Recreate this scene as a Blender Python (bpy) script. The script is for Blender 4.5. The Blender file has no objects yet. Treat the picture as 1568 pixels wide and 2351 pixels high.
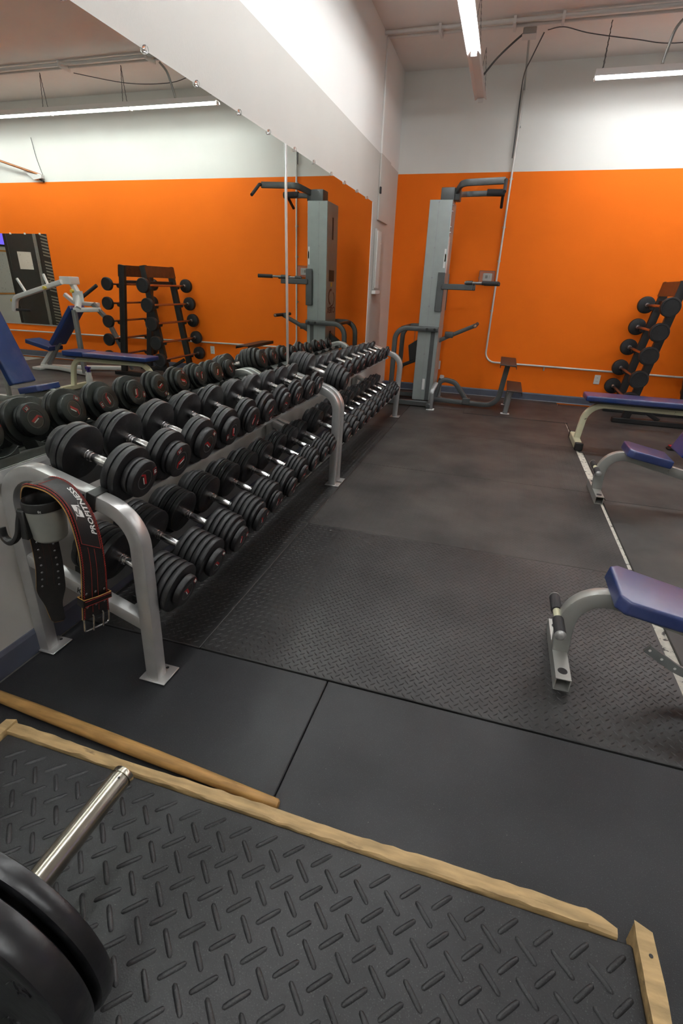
import bpy, bmesh, math, random
from mathutils import Vector, Matrix
random.seed(7)
R_ = math.radians
scene = bpy.context.scene
COL = scene.collection

# ------------------------------------------------------------------ camera
cam_d = bpy.data.cameras.new('camera'); cam = bpy.data.objects.new('camera', cam_d); COL.objects.link(cam)
cam_d.sensor_fit = 'HORIZONTAL'; cam_d.sensor_width = 36.0
cam_d.lens = 1139.33 / 1568.0 * 36.0
cam_d.clip_start = 0.05; cam_d.clip_end = 100
yaw, pitch, roll = -0.283259475, -0.427244687, 0.0373786604
fw = Vector((math.sin(yaw)*math.cos(pitch), math.cos(yaw)*math.cos(pitch), math.sin(pitch)))
rt0 = Vector((math.cos(yaw), -math.sin(yaw), 0)); up0 = rt0.cross(fw)
rt = rt0*math.cos(roll) + up0*math.sin(roll); up = -rt0*math.sin(roll) + up0*math.cos(roll)
CAMZ = 1.33
cam.matrix_world = Matrix(((rt.x, up.x, -fw.x, 0), (rt.y, up.y, -fw.y, 0), (rt.z, up.z, -fw.z, CAMZ), (0, 0, 0, 1)))
scene.camera = cam

# ------------------------------------------------------------------ world, exposure
w = bpy.data.worlds.new('world'); scene.world = w; w.use_nodes = True
w.node_tree.nodes['Background'].inputs[0].default_value = (0.8, 0.85, 1, 1)
w.node_tree.nodes['Background'].inputs[1].default_value = 0.02
scene.view_settings.view_transform = 'Standard'; scene.view_settings.look = 'None'
scene.view_settings.exposure = 1.75; scene.view_settings.gamma = 1.0
scene.view_settings.use_curve_mapping = False
TUBE_POWER = 26.0
try:
    scene.cycles.max_bounces = 14; scene.cycles.glossy_bounces = 8; scene.cycles.diffuse_bounces = 6
    scene.cycles.sample_clamp_indirect = 6.0
except Exception: pass

# ------------------------------------------------------------------ materials
MAT = {}
def nodes_of(name):
    m = bpy.data.materials.new(name); m.use_nodes = True
    nt = m.node_tree; b = nt.nodes['Principled BSDF']
    return m, nt, b
def N(nt, t, **kw):
    n = nt.nodes.new(t)
    for k, v in kw.items(): setattr(n, k, v)
    return n
def mat(key, col, rough=0.5, metal=0.0, var=0.0, vscale=8.0, bump=0.0, bscale=60.0, spec=0.5, emit=None, estr=0.0,
        trans=0.0, col2=None, c2scale=6.0, c2lo=0.55, c2hi=0.62, coat=0.0, stretch=None, rvar=0.0):
    m, nt, b = nodes_of(key)
    b.inputs['Base Color'].default_value = (*col, 1); b.inputs['Roughness'].default_value = rough
    b.inputs['Metallic'].default_value = metal; b.inputs['Specular IOR Level'].default_value = spec
    if coat: b.inputs['Coat Weight'].default_value = coat; b.inputs['Coat Roughness'].default_value = 0.28
    if trans: b.inputs['Transmission Weight'].default_value = trans
    if emit: b.inputs['Emission Color'].default_value = (*emit, 1); b.inputs['Emission Strength'].default_value = estr
    tc = N(nt, 'ShaderNodeTexCoord'); src = tc.outputs['Object']
    if stretch:
        mp = N(nt, 'ShaderNodeMapping'); mp.inputs['Scale'].default_value = stretch
        nt.links.new(src, mp.inputs['Vector']); src = mp.outputs['Vector']
    last = None
    if var > 0:
        no = N(nt, 'ShaderNodeTexNoise'); no.inputs['Scale'].default_value = vscale; no.inputs['Detail'].default_value = 6
        nt.links.new(src, no.inputs['Vector'])
        mr = N(nt, 'ShaderNodeMapRange'); mr.inputs[1].default_value = 0.3; mr.inputs[2].default_value = 0.7
        mr.inputs[3].default_value = 1-var; mr.inputs[4].default_value = 1+var
        nt.links.new(no.outputs['Fac'], mr.inputs[0])
        mx = N(nt, 'ShaderNodeMix', data_type='RGBA', blend_type='MULTIPLY'); mx.inputs['Factor'].default_value = 1
        mx.inputs[6].default_value = (*col, 1); nt.links.new(mr.outputs[0], mx.inputs[7]); last = mx.outputs[2]
        if rvar:
            m2 = N(nt, 'ShaderNodeMapRange'); m2.inputs[1].default_value = .3; m2.inputs[2].default_value = .7
            m2.inputs[3].default_value = rough-rvar; m2.inputs[4].default_value = rough+rvar
            nt.links.new(no.outputs['Fac'], m2.inputs[0]); nt.links.new(m2.outputs[0], b.inputs['Roughness'])
    if col2 is not None:
        n2 = N(nt, 'ShaderNodeTexNoise'); n2.inputs['Scale'].default_value = c2scale; n2.inputs['Detail'].default_value = 8
        n2.inputs['Roughness'].default_value = .65
        nt.links.new(src, n2.inputs['Vector'])
        rp = N(nt, 'ShaderNodeMapRange'); rp.inputs[1].default_value = c2lo; rp.inputs[2].default_value = c2hi
        nt.links.new(n2.outputs['Fac'], rp.inputs[0])
        mx2 = N(nt, 'ShaderNodeMix', data_type='RGBA'); nt.links.new(rp.outputs[0], mx2.inputs['Factor'])
        if last: nt.links.new(last, mx2.inputs[6])
        else: mx2.inputs[6].default_value = (*col, 1)
        mx2.inputs[7].default_value = (*col2, 1); last = mx2.outputs[2]
    if last: nt.links.new(last, b.inputs['Base Color'])
    if bump > 0:
        nb = N(nt, 'ShaderNodeTexNoise'); nb.inputs['Scale'].default_value = bscale; nb.inputs['Detail'].default_value = 4
        nt.links.new(tc.outputs['Object'], nb.inputs['Vector'])
        bp = N(nt, 'ShaderNodeBump'); bp.inputs['Strength'].default_value = bump; bp.inputs['Distance'].default_value = .01
        nt.links.new(nb.outputs['Fac'], bp.inputs['Height']); nt.links.new(bp.outputs['Normal'], b.inputs['Normal'])
    MAT[key] = m
    return m

def band_wall(key, low, high, zsplit, rough=.55):
    # painted wall: one paint below the band line, another above it
    m, nt, b = nodes_of(key); b.inputs['Roughness'].default_value = rough
    g = N(nt, 'ShaderNodeNewGeometry'); s = N(nt, 'ShaderNodeSeparateXYZ'); nt.links.new(g.outputs['Position'], s.inputs[0])
    c = N(nt, 'ShaderNodeMath', operation='GREATER_THAN'); c.inputs[1].default_value = zsplit; nt.links.new(s.outputs['Z'], c.inputs[0])
    mx = N(nt, 'ShaderNodeMix', data_type='RGBA'); nt.links.new(c.outputs[0], mx.inputs['Factor'])
    mx.inputs[6].default_value = (*low, 1); mx.inputs[7].default_value = (*high, 1)
    no = N(nt, 'ShaderNodeTexNoise'); no.inputs['Scale'].default_value = 1.6; no.inputs['Detail'].default_value = 5
    nt.links.new(g.outputs['Position'], no.inputs['Vector'])
    mr = N(nt, 'ShaderNodeMapRange'); mr.inputs[3].default_value = .93; mr.inputs[4].default_value = 1.05
    nt.links.new(no.outputs['Fac'], mr.inputs[0])
    m2 = N(nt, 'ShaderNodeMix', data_type='RGBA', blend_type='MULTIPLY'); m2.inputs['Factor'].default_value = 1
    nt.links.new(mx.outputs[2], m2.inputs[6]); nt.links.new(mr.outputs[0], m2.inputs[7]); nt.links.new(m2.outputs[2], b.inputs['Base Color'])
    nb = N(nt, 'ShaderNodeTexNoise'); nb.inputs['Scale'].default_value = 90; nt.links.new(g.outputs['Position'], nb.inputs['Vector'])
    bp = N(nt, 'ShaderNodeBump'); bp.inputs['Strength'].default_value = .06; bp.inputs['Distance'].default_value = .01
    nt.links.new(nb.outputs['Fac'], bp.inputs['Height']); nt.links.new(bp.outputs['Normal'], b.inputs['Normal'])
    b.inputs['Specular IOR Level'].default_value = .25
    MAT[key] = m

def rubber_floor(key, base, speck, rough, amount, patch=.35, grit=420.0):
    # black rubber with fine pale crumbs and broad worn patches
    m, nt, b = nodes_of(key)
    g = N(nt, 'ShaderNodeNewGeometry')
    n1 = N(nt, 'ShaderNodeTexNoise'); n1.inputs['Scale'].default_value = 2.2; n1.inputs['Detail'].default_value = 5
    n2 = N(nt, 'ShaderNodeTexNoise'); n2.inputs['Scale'].default_value = grit; n2.inputs['Detail'].default_value = 2
    vo = N(nt, 'ShaderNodeTexVoronoi'); vo.inputs['Scale'].default_value = 55
    for n in (n1, n2, vo): nt.links.new(g.outputs['Position'], n.inputs['Vector'])
    mr = N(nt, 'ShaderNodeMapRange'); mr.inputs[1].default_value = .3; mr.inputs[2].default_value = .7
    mr.inputs[3].default_value = 1-patch; mr.inputs[4].default_value = 1+patch; nt.links.new(n1.outputs['Fac'], mr.inputs[0])
    mx = N(nt, 'ShaderNodeMix', data_type='RGBA', blend_type='MULTIPLY'); mx.inputs['Factor'].default_value = 1
    mx.inputs[6].default_value = (*base, 1); nt.links.new(mr.outputs[0], mx.inputs[7])
    m2 = N(nt, 'ShaderNodeMapRange'); m2.inputs[1].default_value = .60; m2.inputs[2].default_value = .75
    m2.inputs[4].default_value = amount; nt.links.new(n2.outputs['Fac'], m2.inputs[0])
    mx2 = N(nt, 'ShaderNodeMix', data_type='RGBA'); nt.links.new(m2.outputs[0], mx2.inputs['Factor'])
    nt.links.new(mx.outputs[2], mx2.inputs[6]); mx2.inputs[7].default_value = (*speck, 1)
    lt = N(nt, 'ShaderNodeMath', operation='LESS_THAN'); lt.inputs[1].default_value = .045; nt.links.new(vo.outputs['Distance'], lt.inputs[0])
    gt = N(nt, 'ShaderNodeSeparateColor'); nt.links.new(vo.outputs['Color'], gt.inputs[0])
    g2 = N(nt, 'ShaderNodeMath', operation='GREATER_THAN'); g2.inputs[1].default_value = .90; nt.links.new(gt.outputs[0], g2.inputs[0])
    mm = N(nt, 'ShaderNodeMath', operation='MULTIPLY'); nt.links.new(lt.outputs[0], mm.inputs[0]); nt.links.new(g2.outputs[0], mm.inputs[1])
    mx3 = N(nt, 'ShaderNodeMix', data_type='RGBA'); nt.links.new(mm.outputs[0], mx3.inputs['Factor'])
    nt.links.new(mx2.outputs[2], mx3.inputs[6]); mx3.inputs[7].default_value = (.20, .19, .17, 1)
    nt.links.new(mx3.outputs[2], b.inputs['Base Color'])
    m4 = N(nt, 'ShaderNodeMapRange'); m4.inputs[1].default_value = .3; m4.inputs[2].default_value = .7
    m4.inputs[3].default_value = rough+.08; m4.inputs[4].default_value = rough-.08; nt.links.new(n1.outputs['Fac'], m4.inputs[0])
    nt.links.new(m4.outputs[0], b.inputs['Roughness'])
    bp = N(nt, 'ShaderNodeBump'); bp.inputs['Strength'].default_value = .25; bp.inputs['Distance'].default_value = .002
    nt.links.new(n2.outputs['Fac'], bp.inputs['Height']); nt.links.new(bp.outputs['Normal'], b.inputs['Normal'])
    MAT[key] = m

band_wall('paint_orange', (.86, .165, .002), (.80, .79, .75), 2.622, .7)
band_wall('paint_mirror_wall', (.56, .54, .50), (.80, .79, .76), 2.640)
mat('paint_white', (.78, .77, .73), .55, var=.04, vscale=2)
mat('ceiling_paint', (.84, .79, .75), .5, var=.06, vscale=1.2, bump=.05, bscale=30)
mat('concrete', (.30, .29, .26), .7, var=.25, vscale=20)
mat('strip_white', (.62, .60, .52), .7, var=.15, vscale=30, col2=(.06, .055, .05), c2scale=28, c2lo=.56, c2hi=.62)
mat('baseboard_blue', (.085, .095, .13), .45, var=.1, vscale=10)
mat('caulk', (.30, .31, .33), .5)
rubber_floor('rubber_plain', (.0125, .013, .015), (.075, .075, .08), .52, .75, .30, 380)
rubber_floor('rubber_tread', (.020, .0195, .019), (.07, .07, .07), .45, .35, .52, 500)
rubber_floor('rubber_far', (.038, .035, .032), (.09, .085, .08), .58, .3, .48, 500)
rubber_floor('rubber_platform', (.016, .016, .0175), (.10, .10, .10), .48, .6, .35, 300)
mat('mirror_glass', (.80, .845, .79), 0.0, 1.0)
mat('chrome_trim', (.68, .68, .66), .32, .6)
mat('clear_plastic', (.95, .95, .95), .05, trans=.95, spec=.5)
mat('silver_paint', (.50, .50, .49), .30, .55, var=.07, vscale=14, col2=(.12, .11, .10), c2scale=16, c2lo=.70, c2hi=.72)
mat('silver_dark', (.28, .28, .28), .35, .6, var=.1, vscale=10)
mat('tower_silver', (.31, .345, .335), .38, .35, var=.04, vscale=12)
mat('tower_grey', (.085, .09, .09), .42, .3, var=.08, vscale=12)
mat('black_plastic', (.012, .012, .012), .45)
mat('rubber_weight', (.011, .011, .012), .46, var=.25, vscale=9, col2=(.035, .035, .036), c2scale=22, c2lo=.58, c2hi=.72, bump=.08, bscale=70)
mat('weight_cap', (.016, .016, .017), .48, var=.2, vscale=12)
mat('badge_black', (.006, .006, .006), .35)
mat('badge_ring', (.10, .10, .10), .4)
mat('logo_red', (.42, .010, .012), .45)
mat('logo_white', (.75, .75, .72), .5)
mat('chrome', (.74, .74, .74), .14, 1.0, var=.1, vscale=120, bump=.08, bscale=700)
mat('leather_black', (.008, .0075, .0075), .48, var=.15, vscale=30, bump=.1, bscale=300)
mat('suede_black', (.012, .011, .010), .8, var=.2, vscale=40, bump=.15, bscale=400)
mat('leather_tan', (.42, .22, .06), .6)
mat('stitch_red', (.36, .022, .014), .7)
mat('stitch_dark', (.05, .012, .010), .7)
mat('rivet', (.30, .30, .31), .35, 1.0)
mat('cup_grey', (.22, .225, .205), .55, var=.06, vscale=20)
mat('vinyl_blue', (.006, .028, .135), .28, var=.12, vscale=5, coat=.3)
mat('vinyl_worn', (.005, .030, .140), .34, var=.1, vscale=5, col2=(.09, .090, .20), c2scale=3.2, c2lo=.46, c2hi=.78, coat=.6)
mat('bench_silver', (.37, .37, .345), .35, .35, var=.06, vscale=10, col2=(.16, .14, .10), c2scale=14, c2lo=.68, c2hi=.74)
mat('bench_cream', (.60, .58, .40), .45, 0, var=.06, vscale=10, col2=(.05, .045, .035), c2scale=22, c2lo=.65, c2hi=.68)
mat('foam_black', (.030, .029, .031), .75, bump=.1, bscale=200)
mat('press_white', (.68, .68, .66), .35, .1)
mat('rack_black', (.018, .018, .018), .45, var=.15, vscale=10)
mat('rack_rust', (.085, .026, .010), .5, var=.25, vscale=14, col2=(.30, .12, .06), c2scale=26, c2lo=.66, c2hi=.70)
mat('iron_black', (.013, .013, .014), .55, var=.2, vscale=25, bump=.3, bscale=160)
mat('bar_copper', (.46, .30, .22), .25, .9)
mat('barbell_steel', (.46, .43, .36), .25, 1.0, var=.06, vscale=20, stretch=(8, 1, 8), rvar=.03)
mat('plate_iron', (.014, .014, .016), .33, var=.35, vscale=9, col2=(.07, .065, .055), c2scale=7, c2lo=.60, c2hi=.78, bump=.12, bscale=40, coat=.25)
mat('wood_frame', (.42, .285, .13), .6, var=.28, vscale=9, col2=(.12, .075, .035), c2scale=7, c2lo=.60, c2hi=.72, stretch=(1, 6, 6), bump=.2, bscale=60)
mat('wood_stick', (.36, .20, .062), .5, var=.28, vscale=10, col2=(.17, .085, .025), c2scale=6, c2lo=.58, c2hi=.75, stretch=(1, 9, 9))
mat('conduit', (.62, .61, .58), .4, .2)
mat('conduit_steel', (.40, .40, .38), .35, .7)
mat('ceiling_pipe', (.74, .71, .68), .5)
mat('cable_grey', (.10, .10, .10), .6)
mat('fixture_white', (.72, .70, .68), .4)
mat('tube_light', (1, 1, 1), .3, emit=(.95, .985, 1.0), estr=TUBE_POWER)
mat('tube_dead', (.75, .74, .72), .3)
mat('outlet_ivory', (.72, .71, .66), .4)
mat('dark_slot', (.02, .02, .02), .5)
mat('sticker_yellow', (.65, .5, .08), .5)
mat('sticker_white', (.72, .72, .70), .5)
mat('step_brown', (.030, .021, .017), .5, var=.2, vscale=20, bump=.2, bscale=120)
mat('copper_pipe', (.40, .17, .08), .35, .6)
mat('screen_blue', (.05, .03, .4), .3, emit=(.16, .10, .85), estr=.5)
mat('poster', (.68, .67, .64), .6, col2=(.35, .34, .33), c2scale=30, c2lo=.62, c2hi=.64)
mat('poster_orange', (.65, .28, .05), .6)
mat('machine_black', (.014, .013, .012), .4)
mat('slat_grey', (.22, .22, .19), .5)
mat('machine_grey', (.20, .21, .21), .4, .3)
mat('purple_plastic', (.06, .03, .28), .4)

# ------------------------------------------------------------------ mesh helpers
class MB:
    """collects shapes; build() links them as one mesh object. off is subtracted so world measures can be given"""
    def __init__(s, off=(0, 0, 0)): s.v = []; s.f = []; s.off = Vector(off)
    def add(s, vs, fs):
        b = len(s.v); s.v += [Vector(v) for v in vs]; s.f += [tuple(i+b for i in f) for f in fs]
        return s
    def box(s, c, size, rot=None):
        x, y, z = [d/2 for d in size]; c = Vector(c)
        vs = [Vector((a, b, d)) for a in (-x, x) for b in (-y, y) for d in (-z, z)]
        if rot is not None: vs = [rot @ v for v in vs]
        return s.add([v+c for v in vs], [(0, 1, 3, 2), (4, 6, 7, 5), (0, 4, 5, 1), (2, 3, 7, 6), (0, 2, 6, 4), (1, 5, 7, 3)])
    def bx(s, x0, x1, y0, y1, z0, z1): return s.box(((x0+x1)/2, (y0+y1)/2, (z0+z1)/2), (x1-x0, y1-y0, z1-z0))
    def prism(s, poly, axis, a0, a1):
        # poly: 2D points; axis 'x': (y,z), 'y': (x,z), 'z': (x,y)
        def P(p, a): return {'x': (a, p[0], p[1]), 'y': (p[0], a, p[1]), 'z': (p[0], p[1], a)}[axis]
        n = len(poly)
        vs = [P(p, a0) for p in poly] + [P(p, a1) for p in poly]
        return s.add(vs, [tuple(range(n)), tuple(range(2*n-1, n-1, -1))] + [(i, i+n, (i+1) % n+n, (i+1) % n) for i in range(n)])
    def sweep(s, path, sec, up=(0, 1, 0), closed=False, cap=True):
        # sec: 2D section (a along side, b along up)
        path = [Vector(p) for p in path]; n = len(path); k = len(sec); up = Vector(up); vs = []
        for i, p in enumerate(path):
            if closed: t = (path[(i+1) % n]-path[i-1])
            else: t = (path[min(i+1, n-1)]-path[max(i-1, 0)])
            t.normalize(); u = up - t*up.dot(t)
            if u.length < 1e-4: u = Vector((1, 0, 0)) - t*t.x
            u.normalize(); sd = t.cross(u); m = 1.0
            if 0 < i < n-1 or closed:
                t0 = (path[i]-path[i-1]).normalized(); m = 1/max(.5, t0.dot(t))
            vs += [p + sd*a*m + u*b for a, b in sec]
        fs = []
        for i in range(n if closed else n-1):
            for j in range(k):
                a, b = i*k+j, i*k+(j+1) % k; c, d = ((i+1) % n)*k+(j+1) % k, ((i+1) % n)*k+j
                fs.append((a, b, c, d))
        if cap and not closed: fs += [tuple(range(k-1, -1, -1)), tuple(range((n-1)*k, n*k))]
        return s.add(vs, fs)
    def tube(s, path, r, seg=10, closed=False, cap=True, up=(0.13, .97, .21)):
        sec = [(r*math.cos(2*math.pi*i/seg), r*math.sin(2*math.pi*i/seg)) for i in range(seg)]
        return s.sweep(path, sec, up, closed, cap)
    def lathe(s, prof, origin=(0, 0, 0), axis=(1, 0, 0), seg=32):
        # prof: (radius, distance along axis); ends close on the axis
        ax = Vector(axis).normalized(); a = Vector((0, 0, 1)) if abs(ax.z) < .9 else Vector((1, 0, 0))
        e1 = (a-ax*a.dot(ax)).normalized(); e2 = ax.cross(e1); o = Vector(origin); vs = []; fs = []; rings = []
        for r, d in prof:
            if r < 1e-6: rings.append([len(vs)]); vs.append(o+ax*d)
            else:
                rings.append(list(range(len(vs), len(vs)+seg)))
                vs += [o+ax*d+e1*(r*math.cos(2*math.pi*i/seg))+e2*(r*math.sin(2*math.pi*i/seg)) for i in range(seg)]
        for A, B in zip(rings[:-1], rings[1:]):
            for i in range(seg):
                j = (i+1) % seg
                if len(A) == 1 and len(B) == 1: continue
                if len(A) == 1: fs.append((A[0], B[j], B[i]))
                elif len(B) == 1: fs.append((A[i], A[j], B[0]))
                else: fs.append((A[i], A[j], B[j], B[i]))
        return s.add(vs, fs)
    def mesh(s, name, bevel=0.0, smooth=40.0, segs=2):
        me = bpy.data.meshes.new(name)
        me.from_pydata([tuple(v-s.off) for v in s.v], [], s.f)
        bm = bmesh.new(); bm.from_mesh(me)
        bmesh.ops.recalc_face_normals(bm, faces=bm.faces)
        if bevel > 0:
            es = [e for e in bm.edges if len(e.link_faces) == 2 and e.calc_face_angle(0) > .6]
            bmesh.ops.bevel(bm, geom=es, offset=bevel, segments=segs, affect='EDGES', profile=.6, clamp_overlap=True)
        bm.to_mesh(me); bm.free()
        if smooth:
            for p in me.polygons: p.use_smooth = True
            me.set_sharp_from_angle(angle=R_(smooth))
        return me
    def build(s, name, m, parent=None, bevel=0.0, smooth=40.0, segs=2):
        return link(name, s.mesh(name, bevel, smooth, segs), m, parent)

def link(name, me, m, parent=None):
    if m and not me.materials: me.materials.append(MAT[m])
    o = bpy.data.objects.new(name, me); COL.objects.link(o); o.parent = parent
    return o
def empty(name, loc, rot=(0, 0, 0)):
    e = bpy.data.objects.new(name, None); COL.objects.link(e); e.location = loc; e.rotation_euler = rot
    e.empty_display_size = .05
    return e
def tag(o, label, cat, group=None):
    o['label'] = label; o['category'] = cat
    if group: o['group'] = group
    return o
def thing(name, label, cat, loc, rot=(0, 0, 0), group=None): return tag(empty(name, loc, rot), label, cat, group)
def struct(o, label=None, cat=None):
    o['kind'] = 'structure'
    if label: o['label'] = label
    if cat: o['category'] = cat
    return o
def copy_tree(o, parent=None):
    c = o.copy(); COL.objects.link(c); c.parent = parent
    for ch in list(o.children): copy_tree(ch, c)
    return c
def fillet(pts, radii, seg=8):
    # rounded polyline in any plane
    pts = [Vector(p) for p in pts]; out = [pts[0]]
    for i in range(1, len(pts)-1):
        r = radii[i-1]; p = pts[i]; a = (pts[i-1]-p).normalized(); b = (pts[i+1]-p).normalized()
        if r <= 0: out.append(p); continue
        ang = a.angle(b); d = r/math.tan(ang/2)
        d = min(d, (pts[i-1]-p).length*.98, (pts[i+1]-p).length*.98); r2 = d*math.tan(ang/2)
        c = p + (a+b).normalized()*(r2/math.sin(ang/2)); s0 = p+a*d-c; s1 = p+b*d-c; th = s0.angle(s1)
        for k in range(seg+1):
            t = k/seg
            out.append(c + s0*(math.sin((1-t)*th)/math.sin(th)) + s1*(math.sin(t*th)/math.sin(th)))
    out.append(pts[-1]); return out
def rrect(wd, hg, r=.006):
    a, b = wd/2, hg/2; o = []
    for cx, cy, s in ((a-r, b-r, 0), (-a+r, b-r, 90), (-a+r, -b+r, 180), (a-r, -b+r, 270)):
        for k in (0, 45, 90): o.append((cx+r*math.cos(R_(s+k)), cy+r*math.sin(R_(s+k))))
    return o
_txt = {}
def text_mesh(body, size, depth=.0006, align='CENTER', bold=.0):
    k = (body, size, depth, bold)
    if k in _txt: return _txt[k]
    cu = bpy.data.curves.new('lettering', 'FONT'); cu.body = body; cu.size = size; cu.extrude = depth
    cu.align_x = align; cu.align_y = 'CENTER'; cu.offset = bold; cu.resolution_u = 2
    o = bpy.data.objects.new('lettering', cu); COL.objects.link(o)
    dg = bpy.context.evaluated_depsgraph_get(); dg.update()
    me = bpy.data.meshes.new_from_object(o.evaluated_get(dg)); me.name = 'lettering'; me.materials.clear()
    bpy.data.objects.remove(o); bpy.data.curves.remove(cu)
    _txt[k] = me; return me
def text_obj(name, body, size, m, parent, loc, xdir, ydir, depth=.0006, bold=0.0):
    me = text_mesh(body, size, depth, bold=bold).copy()
    o = link(name, me, m, parent); x = Vector(xdir).normalized(); y = Vector(ydir); y = (y-x*y.dot(x)).normalized(); z = x.cross(y)
    o.matrix_local = Matrix(((x.x, y.x, z.x, loc[0]), (x.y, y.y, z.y, loc[1]), (x.z, y.z, z.z, loc[2]), (0, 0, 0, 1)))
    return o
def project(p):
    d = Vector(p)-Vector((0, 0, CAMZ)); z = d.dot(fw)
    if z < .05: return (-9999, -9999)
    return (784+1139.33*d.dot(rt)/z, 1175.5-1139.33*d.dot(up)/z)

# ------------------------------------------------------------------ room
X0, X1, Y0, Y1, ZC = -1.54, 9.0, -4.2, 7.26, 3.625
struct(MB().bx(X0-.2, X1+.2, Y0-.2, Y1+.2, -.25, -.022).build('floor_slab', 'concrete', None, smooth=0)).name = 'floor'
FLOOR = bpy.data.objects['floor']
struct(MB().bx(X0-.2, X0, Y0-.2, Y1+.2, -.02, ZC).build('wall_left', 'paint_mirror_wall', smooth=0))
struct(MB().bx(X0, X1, Y1, Y1+.2, -.02, ZC).build('wall_far', 'paint_orange', smooth=0))
struct(MB().bx(X1, X1+.2, Y0-.2, Y1+.2, -.02, ZC).build('wall_right', 'paint_white', smooth=0))
struct(MB().bx(X0, X1, Y0-.2, Y0, -.02, ZC).build('wall_back', 'paint_white', smooth=0))
struct(MB().bx(X0-.2, X1+.2, Y0-.2, Y1+.2, ZC, ZC+.1).build('ceiling', 'ceiling_paint', smooth=0))
bb = struct(MB().prism([(X0, 0), (X0+.012, 0), (X0+.012, .085), (X0+.006, .1), (X0, .1)], 'y', Y0, Y1).build('baseboard_left', 'baseboard_blue', smooth=0))
bb = struct(MB().prism([(Y1, 0), (Y1-.012, 0), (Y1-.012, .085), (Y1-.006, .1), (Y1, .1)], 'x', X0+.013, X1).build('baseboard_far', 'baseboard_blue', smooth=0))
MB().bx(X0+.013, X1, Y1-.022, Y1-.012, 0, .010).build('floor_bead', 'caulk', bb, smooth=0)
struct(MB().bx(.822, .885, -1.0, 6.7, -.0215, -.004).build('trim_1', 'strip_white', smooth=0), 'white scuffed strip showing between the rubber mats', 'floor strip')

# rubber mats, each a piece of the floor
def mat_piece(x0, x1, y0, y1, m, top, name='rubber_mat'):
    g = .0015
    return MB().bx(x0+g, x1-g, y0+g, y1-g, -.0218, top).build(name, m, FLOOR, bevel=.003, smooth=30, segs=1)
YS = [1.348, 2.57, 3.79, 5.01, 6.23, 7.235]
for i, (a, b) in enumerate(zip(YS[:-1], YS[1:])):
    m = 'rubber_tread' if i < 1 else 'rubber_far'
    mat_piece(-1.525, -.957, a, b, 'rubber_tread', .004)
    mat_piece(-.957, .838 if i != 2 else .828, a, b, m, .006)
    x0 = (.880, .858, .882, .848, .848)[i]
    mat_piece(x0, 2.70, a-.12 if i else -1.0, b-.12, 'rubber_far', .006)
    mat_piece(2.70, 4.55, a-.12 if i else -1.0, b-.12, 'rubber_far', .005)
for xa, xb in ((-1.525, -.42), (-.42, .838)):
    mat_piece(xa, xb, .13, 1.348, 'rubber_plain', 0.0); mat_piece(xa, xb, -1.09, .13, 'rubber_plain', 0.0)
MB().bx(-.30, .86, 6.02, 7.0, .006, .012).build('rubber_mat', 'rubber_far', FLOOR, bevel=.003, segs=1)

def treads(name, x0, x1, y0, y1, z, pitch, ln, wd, h, m, parent):
    vs = []; fs = []; nx = int((x1-x0)/pitch); ny = int((y1-y0)/pitch)
    for i in range(nx):
        for j in range(ny):
            for k in (0, 1):
                cx = x0+(i+.3+.5*k)*pitch; cy = y0+(j+.3+.5*k)*pitch
                if cx > x1-.012 or cy > y1-.012: continue
                s = 1 if k else -1; dx, dy = .7071, .7071*s; px, py = -dy, dx; b = len(vs)
                L = ln/2
                vs += [(cx-dx*L, cy-dy*L, z), (cx+px*wd/2, cy+py*wd/2, z), (cx+dx*L, cy+dy*L, z), (cx-px*wd/2, cy-py*wd/2, z),
                       (cx-dx*L*.55, cy-dy*L*.55, z+h), (cx+dx*L*.55, cy+dy*L*.55, z+h)]
                fs += [(b, b+4, b+1), (b+4, b+5, b+1), (b+5, b+2, b+1), (b, b+3, b+4), (b+3, b+5, b+4), (b+3, b+2, b+5)]
    me = bpy.data.meshes.new(name); me.from_pydata(vs, [], fs); o = link(name, me, m, parent); o['kind'] = 'stuff'
    return o
treads('raised_treads', -.955, .836, 1.352, 2.566, .006, .0335, .0240, .0066, .0018, 'rubber_tread', FLOOR)
treads('raised_treads', -1.52, -.960, 1.352, 4.9, .004, .0335, .0240, .0066, .0018, 'rubber_tread', FLOOR)
treads('raised_treads', -.955, .826, 2.575, 5.0, .006, .0335, .0235, .0052, .0009, 'rubber_far', FLOOR)

# ------------------------------------------------------------------ big wall mirror
MX = -1.535
t = thing('wall_mirror', 'large frameless mirror behind the dumbbell racks, held by clear clips', 'mirror', (MX, 2.4, .72), group=None)
t_off = (MX, 2.4, .72)
for a, b in ((-1.2, .55), (.554, 3.640), (3.652, 6.02)):
    MB(t_off).bx(X0+.0005, MX, a, b, .722, 2.16).build('glass_pane', 'mirror_glass', t, smooth=0)
MB(t_off).bx(MX-.003, MX+.006, 3.634, 3.658, .722, 2.16).build('seam_strip', 'chrome_trim', t, bevel=.002, segs=1)
MB(t_off).bx(MX-.004, MX+.003, 6.018, 6.030, .722, 2.16).build('edge_strip', 'fixture_white', t, smooth=0)
ch = MB(t_off).prism([(X0+.0003, .690), (MX+.012, .690), (MX+.012, .715), (MX+.008, .730), (MX+.004, .730), (MX+.004, .7195), (X0+.0003, .7195)], 'y', -1.2, 6.03)
ch.build('bottom_channel', 'chrome_trim', t, smooth=0)
clip = MB().lathe([(0, 0), (.014, 0), (.014, .008), (.010, .012), (0, .012)], (0, 0, 0), (1, 0, 0), 12).mesh('clip')
clip.materials.append(MAT['clear_plastic'])
for k in range(11):
    c = link('clip', clip, None, t); c.location = (.001, 1.797+k*.3965-2.4+(.02 if k % 2 else 0), 2.162-.72)

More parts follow.
